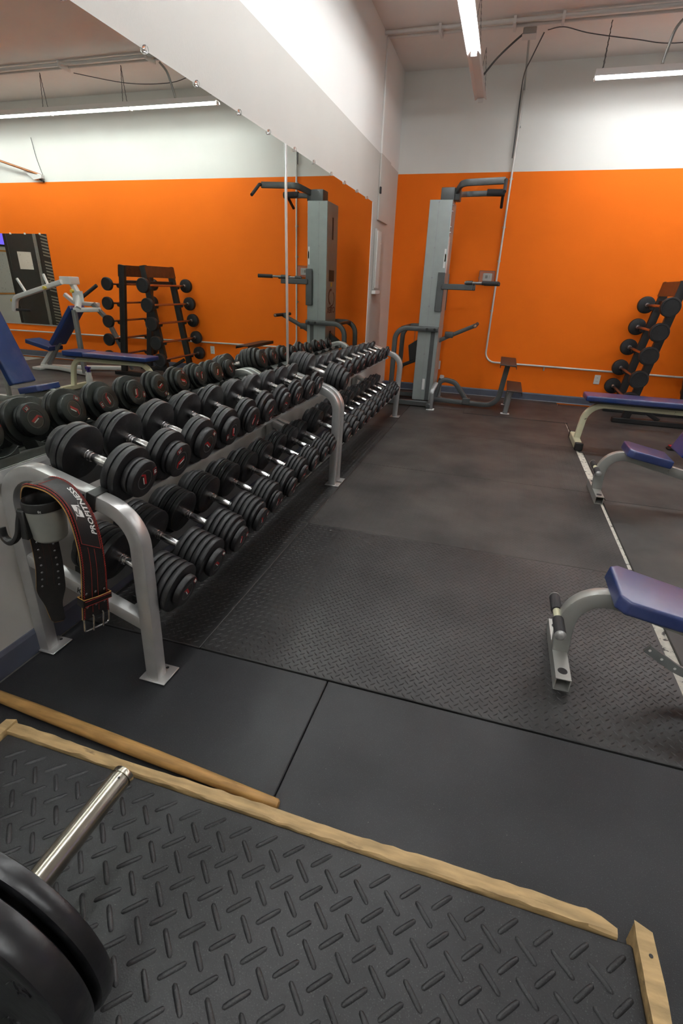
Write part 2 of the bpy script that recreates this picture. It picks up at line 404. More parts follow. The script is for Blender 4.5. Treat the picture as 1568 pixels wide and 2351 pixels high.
# ------------------------------------------------------------------ details of the left wall beyond the mirror
o = MB((-1.5, 6.4, 2.0)); t = thing('access_hatch', 'tall flat white panel on the wall beside the far corner', 'panel', (-1.5, 6.4, 2.0))
o.bx(X0+.001, X0+.02, 6.27, 6.74, 2.02, 3.60).build('board', 'paint_mirror_wall', t, bevel=.003, segs=1)
MB((-1.5, 6.4, 2.0)).bx(X0+.015, X0+.035, 6.255, 6.285, 2.27, 2.335).build('latch', 'dark_slot', t, bevel=.004, segs=1)
t = thing('wall_cabinet', 'slim white wall cabinet under the tall panel near the corner', 'cabinet', (-1.5, 6.3, 1.28))
o = (-1.5, 6.3, 1.28)
MB(o).bx(X0+.001, X0+.028, 6.20, 6.40, 1.30, 1.93).build('body', 'paint_mirror_wall', t, bevel=.004, segs=1)
MB(o).bx(X0+.029, X0+.040, 6.205, 6.38, 1.32, 1.91).build('door', 'paint_white', t, bevel=.003, segs=1)
MB(o).bx(X0+.001, X0+.05, 6.19, 6.42, 1.255, 1.296).build('ledge', 'paint_white', t, bevel=.004, segs=1)
for z in (1.45, 1.62, 1.79): MB(o).lathe([(0, 0), (.006, 0), (.006, .004), (0, .004)], (X0+.0405, 6.36, z), (1, 0, 0), 10).build('screw', 'sticker_white', t)

# ------------------------------------------------------------------ dumbbell racks
TILT = {'top': R_(15.2), 'low': R_(17.5)}
def planeA(x): return .669-math.tan(TILT['top'])*(x+1.224)     # top shelf plane (height at x)
def planeB(x): return .281-math.tan(TILT['low'])*(x+1.157)     # lower shelf plane
SHELF = {'top': (-1.2125, planeA), 'low': (-1.145, planeB)}
def strip(pl, xa, xb, th=.005):
    ST, CT = .28, .96
    return [(xa, pl(xa)), (xb, pl(xb)), (xb-ST*th, pl(xb)-CT*th), (xa-ST*th, pl(xa)-CT*th)]
def make_rack(ya, yb, label):
    o = (-1.26, (ya+yb)/2, 0); t = thing('dumbbell_rack', label, 'dumbbell rack', o, group='two tier dumbbell racks')
    for k, yc in enumerate((ya+.025, yb-.025)):
        path = fillet([(-1.512, yc, .008), (-1.492, yc, .790), (-1.000, yc, .648), (-1.020, yc, .008)], [.125, .135], 10)
        fr = MB(o).sweep(path, rrect(.052, .050, .007), (0, 1, 0)).build('end_frame', 'silver_paint', t, smooth=35)
        for xf in (-1.505, -1.015):
            x0 = max(xf-.055, X0+.013); s = -1 if k == 0 else 1
            MB(o).bx(x0, xf+.05, yc-.035, yc+.062, .0045, .010).build('foot_plate', 'silver_paint', fr, bevel=.002, segs=1)
            MB(o).lathe([(0, 0), (.006, 0), (.006, .001), (0, .001)], (xf+.01, yc+.045, .0101), (0, 0, 1), 10).build('bolt_hole', 'dark_slot', fr)
        a = Vector((-1.482, yc, .412)); b = Vector((-1.030, yc, .246))
        MB(o).sweep([a, b], rrect(.048, .044, .006), (0, 1, 0)).build('crossbar', 'silver_paint', fr, smooth=35)
    for nm, pl, f0, f1, r0, r1 in (('top', planeA, -1.212, -1.130, -1.425, -1.345), ('low', planeB, -1.110, -1.028, -1.345, -1.262)):
        y0, y1 = ya+.051, yb-.051
        m = MB(o).prism(strip(pl, f0, f1), 'y', y0, y1)
        m.prism([(f0, pl(f0)-.004), (f0+.004, pl(f0)-.006), (f0-.012, pl(f0)-.05), (f0-.017, pl(f0)-.049)], 'y', y0, y1)
        m.build('front_rail', 'silver_paint', t, smooth=0)
        m = MB(o).prism(strip(pl, r0, r1), 'y', y0, y1)
        m.prism([(r1, pl(r1)+.002), (r1+.005, pl(r1)), (r1-.014, pl(r1)-.062), (r1-.019, pl(r1)-.060)], 'y', y0, y1)
        m.build('rear_rail', 'silver_dark', t, smooth=0)
    return t
RACK1 = make_rack(1.135, 3.262, 'near silver two tier dumbbell rack with the lifting belt on its end')
RACK2 = make_rack(3.290, 5.530, 'far silver two tier dumbbell rack ending beside the pull up tower')

# plastic saddles under each dumbbell head
def saddle_mesh():
    r = .104; n = 10; wd = .062; prof = [(-.062, 0), (.062, 0), (.066, .030)]
    for k in range(n+1):
        a = -wd+2*wd*(1-k/n)
        prof.append((a, .005+r-math.sqrt(r*r-a*a)))
    prof.append((-.066, .030))
    m = MB(); m.prism(prof, 'x', -.037, .037)
    me = m.mesh('saddle', .002, 30, 1); me.materials.append(MAT['black_plastic']); return me
SADDLE = saddle_mesh()

# dumbbell part meshes are shared
_c = {}
def plate_mesh(r, th):
    k = ('p', r, th)
    if k not in _c:
        b = .0045
        me = MB().lathe([(.0155, 0), (r-b*1.6, 0), (r-b*.4, b*.5), (r, b*1.5), (r, th-b*1.5), (r-b*.4, th-b*.5), (r-b*1.6, th), (.0155, th)], seg=40).mesh('plate', smooth=35)
        me.materials.append(MAT['rubber_weight']); _c[k] = me
    return _c[k]
def cap_mesh(r, th):
    k = ('c', r, th)
    if k not in _c:
        b = .005
        me = MB().lathe([(.0155, 0), (r-b, 0), (r, b), (r, th-b*1.3), (r-b*.6, th-b*.4), (r-b*1.8, th), (r*.56, th), (r*.55, th-.0022), (0, th-.0022)], seg=40).mesh('end_cap', smooth=35)
        me.materials.append(MAT['rubber_weight']); _c[k] = me
    return _c[k]
def handle_mesh(L):
    k = ('h', L)
    if k not in _c:
        h = L/2+.02; r = .0145
        pr = [(0, -h), (r+.003, -h), (r+.003, -h+.034)]
        def rib(x): return [(r, x-.003), (r+.004, x-.002), (r+.004, x+.002), (r, x+.003)]
        for x in (-.050, -.040): pr += rib(x)
        pr += [(r+.0005, -.030), (r+.0025, -.016), (r+.003, 0), (r+.0025, .016), (r+.0005, .030)]
        for x in (.040, .050): pr += rib(x)
        pr += [(r+.003, h-.034), (r+.003, h), (0, h)]
        me = MB().lathe(pr, seg=20).mesh('handle', smooth=40); me.materials.append(MAT['chrome']); _c[k] = me
    return _c[k]
def badge_mesh(r):
    k = ('b', r)
    if k not in _c:
        me = MB().lathe([(0, 0), (r, 0), (r, .0008), (r*.93, .0009), (r*.93, .0005), (0, .0005)], seg=32).mesh('badge'); me.materials.append(MAT['badge_black']); _c[k] = me
        me = MB().lathe([(r*.93, .0003), (r, .0003), (r, .0013), (r*.93, .0013), (r*.93, .0003)], seg=32).mesh('badge_ring'); me.materials.append(MAT['badge_ring']); _c[('r', r)] = me
        m = MB()
        m.prism([(-.62*r, -.16*r), (.50*r, -.20*r), (.72*r, .05*r), (-.50*r, .10*r)], 'x', 0, .0006)
        m.prism([(.50*r, .12*r), (.74*r, .06*r), (.92*r, .40*r), (.80*r, .42*r)], 'x', 0, .0006)
        me = m.mesh('badge_logo', smooth=0); me.materials.append(MAT['logo_red']); _c[('l', r)] = me
        me = MB().prism([(-.50*r, .15*r), (.34*r, .12*r), (.40*r, .24*r), (-.40*r, .25*r)], 'x', 0, .0006).mesh('badge_line', smooth=0); me.materials.append(MAT['logo_white']); _c[('w', r)] = me
    return [_c[(q, r)] for q in 'brlw']
def make_dumbbell(y, shelf, head, num, label, group, hl=.140, roll=None, rack=None):
    xc, pl = SHELF[shelf]; TH = TILT[shelf]; CT, ST = math.cos(TH), math.sin(TH); Rm = max(h[0] for h in head); n = Rm+.006
    xa = xc-ST*n; loc = Vector((xa, y, pl(xa))) + Vector((ST, 0, CT))*n
    roll = random.uniform(0, 6.28) if roll is None else roll
    t = thing('dumbbell', label, 'dumbbell', loc, (roll, TH, 0), group)
    link('handle', handle_mesh(hl), None, t)
    big = len([1 for h in head[:-1]])
    for s in (1, -1):
        d = hl/2
        for i, (r, th) in enumerate(head):
            last = i == len(head)-1
            o = link('end_cap' if last else 'plate', cap_mesh(r, th) if last else plate_mesh(r, th), None, t)
            o.location = (s*d, 0, 0); o.rotation_euler = (0, 0, 0 if s > 0 else math.pi)
            if last:
                br = r*.53; z = th-.0022
                for q, nm in zip(badge_mesh(br), ('badge', 'badge_ring', 'badge_logo', 'badge_line')):
                    b = link(nm, q, None, o); b.location = (z+(.0006 if nm in ('badge_logo', 'badge_line') else 0), 0, 0)
                if num:
                    f = MB().bx(0, .0006, -r*.20, r*.20, -r*.90, -r*.64)
                    fm = link('number_frame', _c.setdefault(('nf', r), f.mesh('number_frame', smooth=0)), 'logo_red', o); fm.location = (th, 0, 0)
                    f = link('number_plate', _c.setdefault(('np', r), MB().bx(0, .0006, -r*.17, r*.17, -r*.87, -r*.67).mesh('number_plate', smooth=0)), 'badge_black', o); f.location = (th+.0003, 0, 0)
                    me = text_mesh(num, r*.24, .0003)
                    if not me.materials: me.materials.append(MAT['logo_white'])
                    tx = link('weight_number', me, None, o)
                    tx.matrix_local = Matrix(((0, 0, 1, th+.0012), (1, 0, 0, 0), (0, 1, 0, -r*.77), (0, 0, 0, 1)))
            d += th+.0008
    # saddles belong to the rack
    hd = hl/2+head[0][1]*.9
    for u in ((.060, -.162) if shelf == 'top' else (.085, -.160)):
        s = link('saddle', SADDLE, None, rack); p = Vector((xa, y, pl(xa)))+Vector((CT, 0, -ST))*u+Vector((ST, 0, CT))*.0004
        s.location = p-rack.location; s.rotation_euler = (0, TH, 0)
    return t
G1 = 'dumbbells on the top shelf of the near rack'; G2 = 'dumbbells on the lower shelf of the near rack'
G3 = 'dumbbells on the top shelf of the far rack'; G4 = 'dumbbells on the lower shelf of the far rack'
ORD = ['first', 'second', 'third', 'fourth', 'fifth', 'sixth', 'seventh', 'eighth', 'ninth', 'tenth']
def spec(total, *parts):
    total -= .024; w_ = sum(p[1] for p in parts); return [(r, round(total*q/w_, 4)) for r, q in parts]
top1 = [spec(.121, (.0955, 1.1), (.0955, 1.1), (.066, .9), (.066, 1.05)), spec(.119, (.095, 1.1), (.095, 1.1), (.066, .85), (.066, 1.05)),
        spec(.107, (.094, 1.05), (.094, 1.05), (.066, 1.2)), spec(.105, (.093, 1.05), (.093, 1.05), (.065, 1.2)), spec(.100, (.092, 1.1), (.092, 1.1), (.064, .8), (.064, .9)),
        spec(.092, (.091, 1.1), (.084, 1), (.062, 1.05)), spec(.090, (.089, 1.1), (.078, 1), (.060, 1.05)), spec(.083, (.087, 1.1), (.077, .95), (.059, 1.05)),
        spec(.084, (.085, 1.1), (.062, .75), (.062, 1.0)), spec(.080, (.084, 1.1), (.060, .75), (.060, 1.0))]
n1 = ['80', '75', '70', '65', '60', '55', '50', '45', '40', '35']
y1 = [1.280, 1.490, 1.700, 1.910, 2.120, 2.332, 2.545, 2.752, 2.948, 3.124]
for i in range(10):
    look = 'black rubber dumbbell'
    lab = f'{look}, {ORD[i]} from the belt end on near rack top shelf'
    make_dumbbell(y1[i], 'top', top1[i], n1[i], lab, G1, roll=[1.9, 3.6, 2.5, 5.0, 1.2, .4, 2.8, 4.4, 1.0, 2.1][i], rack=RACK1)
low1 = [spec(.172, *[(.095, 1)]*5, (.061, 1.1)), spec(.172, *[(.095, 1)]*5, (.060, 1.05)), spec(.167, *[(.094, 1.05)]*4, (.083, .85), (.061, 1.0)), spec(.165, *[(.093, 1.05)]*4, (.081, .85), (.060, 1.0)),
        spec(.150, *[(.092, 1.05)]*4, (.058, .75), (.058, .9)), spec(.147, *[(.091, 1.05)]*4, (.057, .7), (.057, .9)), spec(.132, *[(.090, 1.05)]*4, (.057, 1.15)), spec(.128, *[(.088, 1.05)]*4, (.056, 1.1)),
        spec(.123, *[(.086, 1.05)]*4, (.056, 1.1)), spec(.122, *[(.085, 1.05)]*3, (.072, .95), (.055, 1.05))]
n2 = ['105', '100', '95', '90', '85', '80', '75', '70', '65', '60']
y2 = [1.280, 1.490, 1.700, 1.912, 2.122, 2.334, 2.545, 2.752, 2.948, 3.124]
for i in range(10):
    make_dumbbell(y2[i], 'low', low1[i], n2[i], f'heavy thick dumbbell, {ORD[i]} from the belt end on near rack lower shelf', G2,
                  roll=[2.2, 2.4, 1.7, 2.0, 1.5, .8, 3.1, 4.0, 2.2, 1.1][i], rack=RACK1)
top2 = [[(.094, .030)]*3+[(.084, .028), (.066, .032)], [(.082, .028), (.056, .026)], [(.080, .030), (.058, .028)], [(.080, .028), (.060, .030)], [(.074, .028), (.056, .026)],
        [(.076, .032), (.056, .024)], [(.066, .026), (.052, .024)], [(.068, .034), (.050, .022)], [(.062, .026), (.044, .018)], [(.060, .026), (.040, .016)]]
n3 = ['55', '35', '30', '30', '25', '25', '20', '20', '15', '10']
y3 = [3.455, 3.66, 3.87, 4.085, 4.30, 4.51, 4.72, 4.94, 5.15, 5.36]
for i in range(10):
    lab = ('big five plate dumbbell beside much smaller ones on far rack top shelf' if i == 0 else
           f'small black dumbbell, {ORD[i]} from the near end of far rack top shelf')
    make_dumbbell(y3[i], 'top', top2[i], n3[i], lab, G3, rack=RACK2, hl=.132)
low2 = [[(.088, .029)]*3+[(.060, .030)]]*3+[[(.085, .028)]*3+[(.058, .028)]]*3+[[(.082, .028)]*2+[(.064, .024), (.050, .026)]]*4
for i in range(10):
    make_dumbbell(3.455+.2125*i, 'low', low2[i], ['60', '55', '50', '50', '45', '45', '40', '40', '35', '30'][i],
                  f'black dumbbell, {ORD[i]} from the near end of far rack lower shelf', G4, rack=RACK2, hl=.132)

# ------------------------------------------------------------------ lifting belt and cup on the end of the near rack
def catmull(P, n):
    P = [Vector(p) for p in P]; out = []
    for i in range(len(P)-1):
        a, b, c, d = P[max(i-1, 0)], P[i], P[i+1], P[min(i+2, len(P)-1)]
        for k in range(n):
            t = k/n; out.append(.5*((2*b)+(c-a)*t+(2*a-5*b+4*c-d)*t*t+(3*b-a-3*c+d)*t**3))
    out.append(P[-1]); return out
near = [(-1.350, 1.050, .232), (-1.366, 1.050, .330), (-1.345, 1.056, .460), (-1.338, 1.056, .575), (-1.318, 1.040, .690), (-1.262, 1.012, .768),
        (-1.206, 1.000, .783), (-1.150, 1.000, .772), (-1.110, 1.000, .735), (-1.092, 1.000, .667), (-1.090, 1.000, .560), (-1.112, 1.000, .431), (-1.130, 1.000, .337)]
far = [(-1.340, 1.131, .200), (-1.330, 1.132, .305), (-1.312, 1.130, .432), (-1.308, 1.130, .535), (-1.302, 1.128, .660), (-1.265, 1.108, .752),
       (-1.217, 1.098, .774), (-1.158, 1.096, .754), (-1.106, 1.090, .692), (-1.080, 1.082, .610), (-1.080, 1.080, .505), (-1.105, 1.094, .406), (-1.119, 1.098, .316)]
NE = catmull(near, 8); FA = catmull(far, 8); NB = len(NE)
SL = [0]
for i in range(1, NB): SL.append(SL[-1]+((NE[i]+FA[i])/2-(NE[i-1]+FA[i-1])/2).length)
LB = SL[-1]
def belt_at(s, wv, off=0.0):
    # s: length from the free tail, wv: 0 near edge .. 1 far edge; off: out of the face
    s = max(0, min(LB-1e-6, s)); i = 0
    while i < NB-2 and SL[i+1] < s: i += 1
    t = (s-SL[i])/max(1e-9, SL[i+1]-SL[i]); a = NE[i].lerp(NE[i+1], t); b = FA[i].lerp(FA[i+1], t)
    j = min(max(i, 1), NB-3)
    tg = ((NE[j+1]+FA[j+1])-(NE[j-1]+FA[j-1])).normalized(); nr = (b-a).normalized().cross(tg).normalized()
    return a.lerp(b, wv)+nr*off
bn = (belt_at(LB*.9, .5, .01)-belt_at(LB*.9, .5)).normalized()
SGN = 1 if bn.x > 0 else -1          # outer face looks to +x on the buckle branch
def B(s, wv, off): return belt_at(s, wv, SGN*off)
BO = Vector((-1.2, 1.05, .70))
belt = thing('lifting_belt', 'black leather lifting belt with red stitching draped over the near rack end', 'lifting belt', BO)
def belt_solid(s0, s1, w0, w1, o0, o1, ns=60, wfun=None):
    m = MB(BO); vs = []; fs = []
    for i in range(ns+1):
        s = s0+(s1-s0)*i/ns; a, b = (w0, w1) if wfun is None else wfun(s)
        vs += [B(s, a, o0), B(s, b, o0), B(s, b, o1), B(s, a, o1)]
    for i in range(ns):
        for j in range(4): fs.append((i*4+j, i*4+(j+1) % 4, (i+1)*4+(j+1) % 4, (i+1)*4+j))
    fs += [(3, 2, 1, 0), tuple(ns*4+k for k in range(4))]
    return m.add(vs, fs)
def taper(s):
    if s > .15: k = 0
    elif s > .06: k = (.15-s)/.09; k = .20*k*k*(3-2*k)
    else: k = .20 if s > .012 else .20+(.012-s)*9
    return (k, 1-k)
belt_solid(0, LB, 0, 1, -.0045, -.0005, 110, taper).build('leather_core', 'leather_tan', belt, smooth=50)
belt_solid(0, LB, 0, 1, -.0005, .0025, 110, lambda s: (taper(s)[0]+.004, taper(s)[1]-.004)).build('outer_face', 'leather_black', belt, smooth=50)
belt_solid(.002, LB*.55, 0, 1, -.0058, -.0045, 60, lambda s: (taper(s)[0]-.002, taper(s)[1]+.002)).build('inner_suede', 'suede_black', belt, smooth=50)
SP0, SP1 = LB*.548, LB*.765
def stitch(w0, s0, s1, off, name, wob=.014, r=.0009, step=.004):
    m = MB(BO); n = int((s1-s0)/step)
    for i in range(n):
        s = s0+(s1-s0)*i/n; q = (s1-s0)/n*.85
        a = B(s, w0-wob*(1 if i % 2 else 0), off); b = B(s+q, w0+wob*(0 if i % 2 else 1), off)
        m.tube([a, b], r, 5)
    m.build(name, 'stitch_red' if name != 'tail_stitching' else 'stitch_dark', belt, smooth=60)['kind'] = 'stuff'
stitch(.045, LB*.42, LB-.004, .0030, 'edge_stitching', .025, .0011)
stitch(.955, LB*.42, LB-.004, .0030, 'edge_stitching', .025, .0011)
for wv in (.36, .60): stitch(wv, SP1+.004, LB-.02, .0027, 'centre_stitching', .0, .0008, .006)
for wv in (.36, .60): stitch(wv, .16, LB*.40, -.0062, 'tail_stitching', .0, .0006, .008)
patch = belt_solid(SP0, SP1, .10, .90, .0026, .0046, 30).build('label_patch', 'leather_black', belt, smooth=50)
for wv in (.135, .865): stitch(wv, SP0+.004, SP1-.004, .0049, 'patch_stitching', .0, .0008, .005)
for ss in (SP0+.004, SP1-.004):
    m = MB(BO)
    for k in range(14):
        a = .135+.73*k/14; m.tube([B(ss, a, .0049), B(ss, a+.04, .0049)], .0008, 5)
    m.build('patch_stitching', 'stitch_red', belt)['kind'] = 'stuff'
def on_belt(me_src, name, m, s_mid, w_mid, parent, flip=-1, off=.0052, width=.1):
    me = me_src.copy()
    for v in me.vertices:
        # reading direction runs up the belt towards the top of the loop, letter tops towards the near edge
        p = B(s_mid - v.co.x, w_mid - v.co.y/width, off+v.co.z*.3); v.co = p-BO
    return link(name, me, m, parent)
on_belt(text_mesh('PROFITNESS', .0268, .0006, bold=.0006), 'brand_lettering', 'logo_white', (SP0+SP1)/2+.004, .735, patch)
q = MB(); q.prism([(-.019, -.014), (.019, -.014), (.019, .014), (-.019, .014)], 'z', 0, .0006)
bmq = bmesh.new(); meq = q.mesh('emblem', smooth=0); bmq.from_mesh(meq); bmesh.ops.subdivide_edges(bmq, edges=bmq.edges, cuts=3, use_grid_fill=True); bmq.to_mesh(meq); bmq.free()
on_belt(meq, 'emblem_square', 'logo_white', (SP0+SP1)/2+.010, .40, patch)
def arc2(cx, cy, r, a0, a1, wd, n=8):
    o = [(cx+r*math.cos(R_(a0+(a1-a0)*k/n)), cy+r*math.sin(R_(a0+(a1-a0)*k/n))) for k in range(n+1)]
    return o+[(cx+(r-wd)*math.cos(R_(a1-(a1-a0)*k/n)), cy+(r-wd)*math.sin(R_(a1-(a1-a0)*k/n))) for k in range(n+1)]
q = MB()
for cx, cy, a0 in ((-.010, .004, 60), (.010, -.004, 240)):
    for r in (.006, .0095): q.prism(arc2(cx+(.004 if cx < 0 else -.004), cy, r, a0, a0+140, .0022), 'z', 0, .0006)
q.prism([(-.008, .002), (.008, -.005), (.008, -.002), (-.008, .005)], 'z', 0, .0006)
on_belt(q.mesh('emblem_mark', smooth=0), 'emblem_mark', 'leather_black', (SP0+SP1)/2+.010, .40, patch, off=.0056)
q = MB(); q.prism([(.014, -.012), (.032, -.020), (.014, -.0105)], 'z', 0, .0006); q.prism([(-.014, .012), (-.032, .020), (-.014, .0105)], 'z', 0, .0006)
on_belt(q.mesh('emblem_rays', smooth=0), 'emblem_rays', 'logo_white', (SP0+SP1)/2+.010, .40, patch)
rv = MB().lathe([(0, .0022), (.0028, .0018), (.0042, .0008), (.0046, 0), (0, 0)], (0, 0, 0), (0, 0, 1), 12).mesh('rivet'); rv.materials.append(MAT['rivet'])
def place_rivet(s, wv, off, name='rivet', sc=1.0):
    o = link(name, rv, None, belt); p = B(s, wv, off); nn = (B(s, wv, off*1.0+(.002 if off > 0 else -.002))-p).normalized()
    o.rotation_mode = 'QUATERNION'; o.rotation_quaternion = Vector((0, 0, 1)).rotation_difference(nn); o.location = p-BO; o.scale = (sc, sc, sc)
for s, ws in ((LB-.100, (.14, .50, .86)), (LB-.048, (.16, .50, .84))):
    for wv in ws: place_rivet(s, wv, .0026)
for k in range(9):
    for wv in (.20, .78): place_rivet(.155+k*.0275, wv, -.0059, 'eyelet', .85)
# keeper loop, buckle
kp = MB(BO); vs = []; fs = []; K0, K1 = LB-.085, LB-.058
ring = [(-.04, -.012), (-.04, .008), (.5, .011), (1.04, .008), (1.04, -.012), (.5, -.014)]
for s in (K0, K1):
    for d in (0, .003): vs += [B(s, a+(d*10*(1 if a > .5 else -1) if abs(a-.5) > .1 else 0), o+(d if o > 0 else -d)) for a, o in ring]
n = 6
for j in range(n):
    k = (j+1) % n
    fs += [(j, k, 2*n+k, 2*n+j), (n+j, 3*n+j, 3*n+k, n+k), (j, n+j, n+k, k), (2*n+j, 2*n+k, 3*n+k, 3*n+j)]
kl = kp.add(vs, fs).build('keeper_loop', 'leather_black', belt, smooth=50)
for s in (K0+.004, K1-.004):
    m = MB(BO)
    for k in range(20):
        a = -.02+1.04*k/20; m.tube([B(s, a, .0145), B(s, a+.04, .0145)], .0009, 5)
    m.build('loop_stitching', 'stitch_red', kl)['kind'] = 'stuff'
m = MB(BO)
for s in (K0,): m.tube([B(s-.001, a, o+(.0035 if o > 0 else -.0035)) for a, o in ring], .0016, 6, closed=True)
m.build('loop_edge', 'leather_tan', kl)
e0, e1 = B(LB-.004, .02, .002), B(LB-.004, .98, .002); dn = (B(LB-.002, .5, 0)-B(LB-.03, .5, 0)).normalized()
pth = fillet([e0, e0+dn*.052, e1+dn*.052, e1], [.010, .010], 5)
MB(BO).tube(pth, .0032, 10).build('buckle', 'chrome', belt)
for wv in (.32, .70):
    a = B(LB-.014, wv, .005); b = B(LB-.004, wv, .004)+dn*.056+Vector((.004, 0, 0))
    MB(BO).tube([a, a+dn*.006+Vector((.003, 0, 0)), b], .0024, 8).build('buckle_prong', 'chrome', belt)

CO = (-1.214, 1.030, .602)
cup = thing('cup_holder', 'grey and black cup holder with hook strapped to the near rack end', 'cup holder', CO)
MB(CO).lathe([(0, 0), (.036, 0), (.044, .006), (.047, .012), (.0555, .108), (.053, .108), (.044, .014), (0, .012)], CO, (0, 0, 1), 36).build('cup_body', 'cup_grey', cup)
MB(CO).lathe([(.0545, .106), (.0575, .106), (.0590, .126), (.0580, .132), (.0545, .134), (.0515, .131), (.0495, .108), (.0435, .020), (0, .018)], CO, (0, 0, 1), 36).build('rim', 'black_plastic', cup)
hk = catmull([(-1.252, .986, .712), (-1.258, .976, .675), (-1.266, .968, .634), (-1.290, .962, .606), (-1.318, .964, .616), (-1.326, .968, .646)], 6)
MB(CO).sweep(hk, rrect(.013, .022, .004), (0, 1, 0)).build('hook', 'black_plastic', cup, smooth=40)
MB(CO).prism([(-1.262, .618), (-1.236, .618), (-1.232, .712), (-1.258, .712)], 'y', .970, .990).build('hook_plate', 'black_plastic', cup, bevel=.003, segs=1)
pz = .692
MB(CO).sweep([(-1.176, 1.128, pz-.022), (-1.176, 1.131, pz+.022)], rrect(.02, .012, .002), (0, 1, 0)).build('strap_tab', 'black_plastic', cup)
c = Vector((-1.145, 1.16, .6895)); rm = Matrix.Rotation(R_(16.2), 3, 'Y')
m = MB(CO)
for a, b in (((0, 0, .0285), (.034, .058, .004)), ((0, 0, -.0285), (.034, .058, .004)), ((0, -.0275, 0), (.034, .004, .058)), ((0, .0275, 0), (.034, .004, .058))):
    m.box(c+rm @ Vector(a), b, rm)
m.build('strap', 'black_plastic', cup, bevel=.001, segs=1)
text_obj('rim_mark', 'fit', .011, 'logo_white', cup, (.032, -.0485, .112), (.83, .55, 0), (0, 0, 1), .0002)
text_obj('frame_lettering', 'K', .034, 'badge_black', bpy.data.objects['crossbar'].parent, Vector((-1.272, 1.1375, .330))-RACK1.location, (.94, 0, -.34), (.34, 0, .94), .0003)

# ------------------------------------------------------------------ pull-up / dip tower
TO = (-.83, 6.45, 0)
tw = thing('pull_up_tower', 'tall silver assisted pull up and dip tower in front of the orange wall', 'gym machine', TO)
CX0, CX1, CY0, CY1, CZ = -.955, -.712, 6.235, 6.640, 2.205
col = MB(TO).bx(CX0, CX1, CY0, CY1, .07, CZ).build('column', 'tower_silver', tw, bevel=.004, segs=1)
for x in (-.853,): MB(TO).bx(x-.0015, x+.0015, CY0-.0012, CY0, .08, CZ-.004).build('seam_line', 'silver_dark', col, smooth=0)
for z in (2.185, 1.75, 1.45, 1.15, .62, .30):
    MB(TO).lathe([(0, .003), (.006, .002), (.007, 0), (0, 0)], (-.855, CY0-.0005, z), (0, -1, 0), 10).build('rivet', 'rivet', col)
MB(TO).bx(-.800, -.752, CY0-.004, CY0-.0005, .075, .93).build('dark_band', 'tower_grey', col, bevel=.001, segs=1)
for z0, z1, m_ in ((1.55, 1.74, 'sticker_white'), (1.615, 1.69, 'sticker_yellow')):
    MB(TO).bx(-.742 if m_ == 'sticker_white' else -.734, -.722, CY0-.0018, CY0-.0003, z0, z1).build('warning_sticker', m_, col, smooth=0)
MB(TO).bx(CX1+.0003, CX1+.002, 6.26, 6.34, 1.50, 1.86).build('instruction_sticker', 'sticker_white', col, smooth=0)
MB(TO).bx(-.845, -.815, CY0-.0018, CY0-.0003, .20, .33).build('serial_sticker', 'sticker_white', col, smooth=0)
# rear face with slot, window and maker's mark
MB(TO).bx(CX0-.002, CX0-.0003, 6.425, 6.470, 1.83, 2.06).build('slot', 'dark_slot', col, bevel=.0008, segs=1)
MB(TO).bx(CX0-.002, CX0-.0003, 6.33, 6.53, 1.375, 1.50).build('window', 'dark_slot', col, smooth=0)
MB(TO).bx(CX0-.002, CX0-.0003, 6.40, 6.46, 1.315, 1.365).build('caution_sticker', 'sticker_yellow', col, smooth=0)
MB(TO).bx(CX0-.002, CX0-.0003, 6.40, 6.46, .10, .80).build('lower_slot', 'dark_slot', col, smooth=0)
text_obj('maker_lettering', 'CYBEX', .098, 'rack_rust', col, (CX0-.001+.83, -.005, 1.045), (0, -1, 0), (0, 0, 1), .0005, .002)
q = MB(TO)
q.prism(arc2(6.42, 1.20, .095, 70, 265, .026), 'x', CX0-.0016, CX0-.0003)
q.prism(arc2(6.47, 1.18, .09, -95, 60, .016), 'x', CX0-.0016, CX0-.0003)
q.prism([(6.45, 1.105), (6.36, 1.075), (6.37, 1.07), (6.47, 1.09)], 'x', CX0-.0016, CX0-.0003)
q.build('maker_emblem', 'rack_rust', col, smooth=0)
# pull-up head
hd = MB(TO).bx(-.86, -.712, 6.345, 6.535, CZ+.0, 2.335)
hd.bx(-.712, -.655, 6.36, 6.52, 2.215, 2.33)
head = hd.build('head_bracket', 'tower_grey', tw, bevel=.012)
def arm(path, wd, hg, m, name, parent=tw, upv=(0, 0, 1)): return MB(TO).sweep(path, rrect(wd, hg, .008), upv).build(name, m, parent, smooth=40)
a1 = fillet([(-.70, 6.40, 2.30), (-.62, 6.13, 2.335), (-.20, 6.11, 2.345)], [.10], 8)
a2 = fillet([(-.70, 6.47, 2.28), (-.62, 6.735, 2.325), (-.215, 6.745, 2.335)], [.10], 8)
A1 = arm(a1, .034, .062, 'tower_grey', 'pull_up_arm'); A2 = arm(a2, .034, .055, 'tower_grey', 'pull_up_arm')
for P, A in ((fillet([(-.205, 6.13, 2.345), (-.19, 6.075, 2.345), (-.186, 5.875, 2.215)], [.03], 6), A1),
             (fillet([(-.225, 6.72, 2.335), (-.226, 6.79, 2.34), (-.231, 6.995, 2.228)], [.03], 6), A2)):
    MB(TO).tube(P, .017, 12).build('pull_up_grip', 'foam_black', A)
MB(TO).tube([(-.40, 6.745, 2.338), (-.205, 6.745, 2.336)], .036, 12).build('pull_up_grip', 'foam_black', A2)
for z in (2.16, 2.10, 1.95, 1.90): MB(TO).lathe([(0, .012), (.008, .012), (.008, 0), (0, 0)], (CX1, 6.27, z), (1, 0, 0), 8).build('bolt', 'rivet', tw)
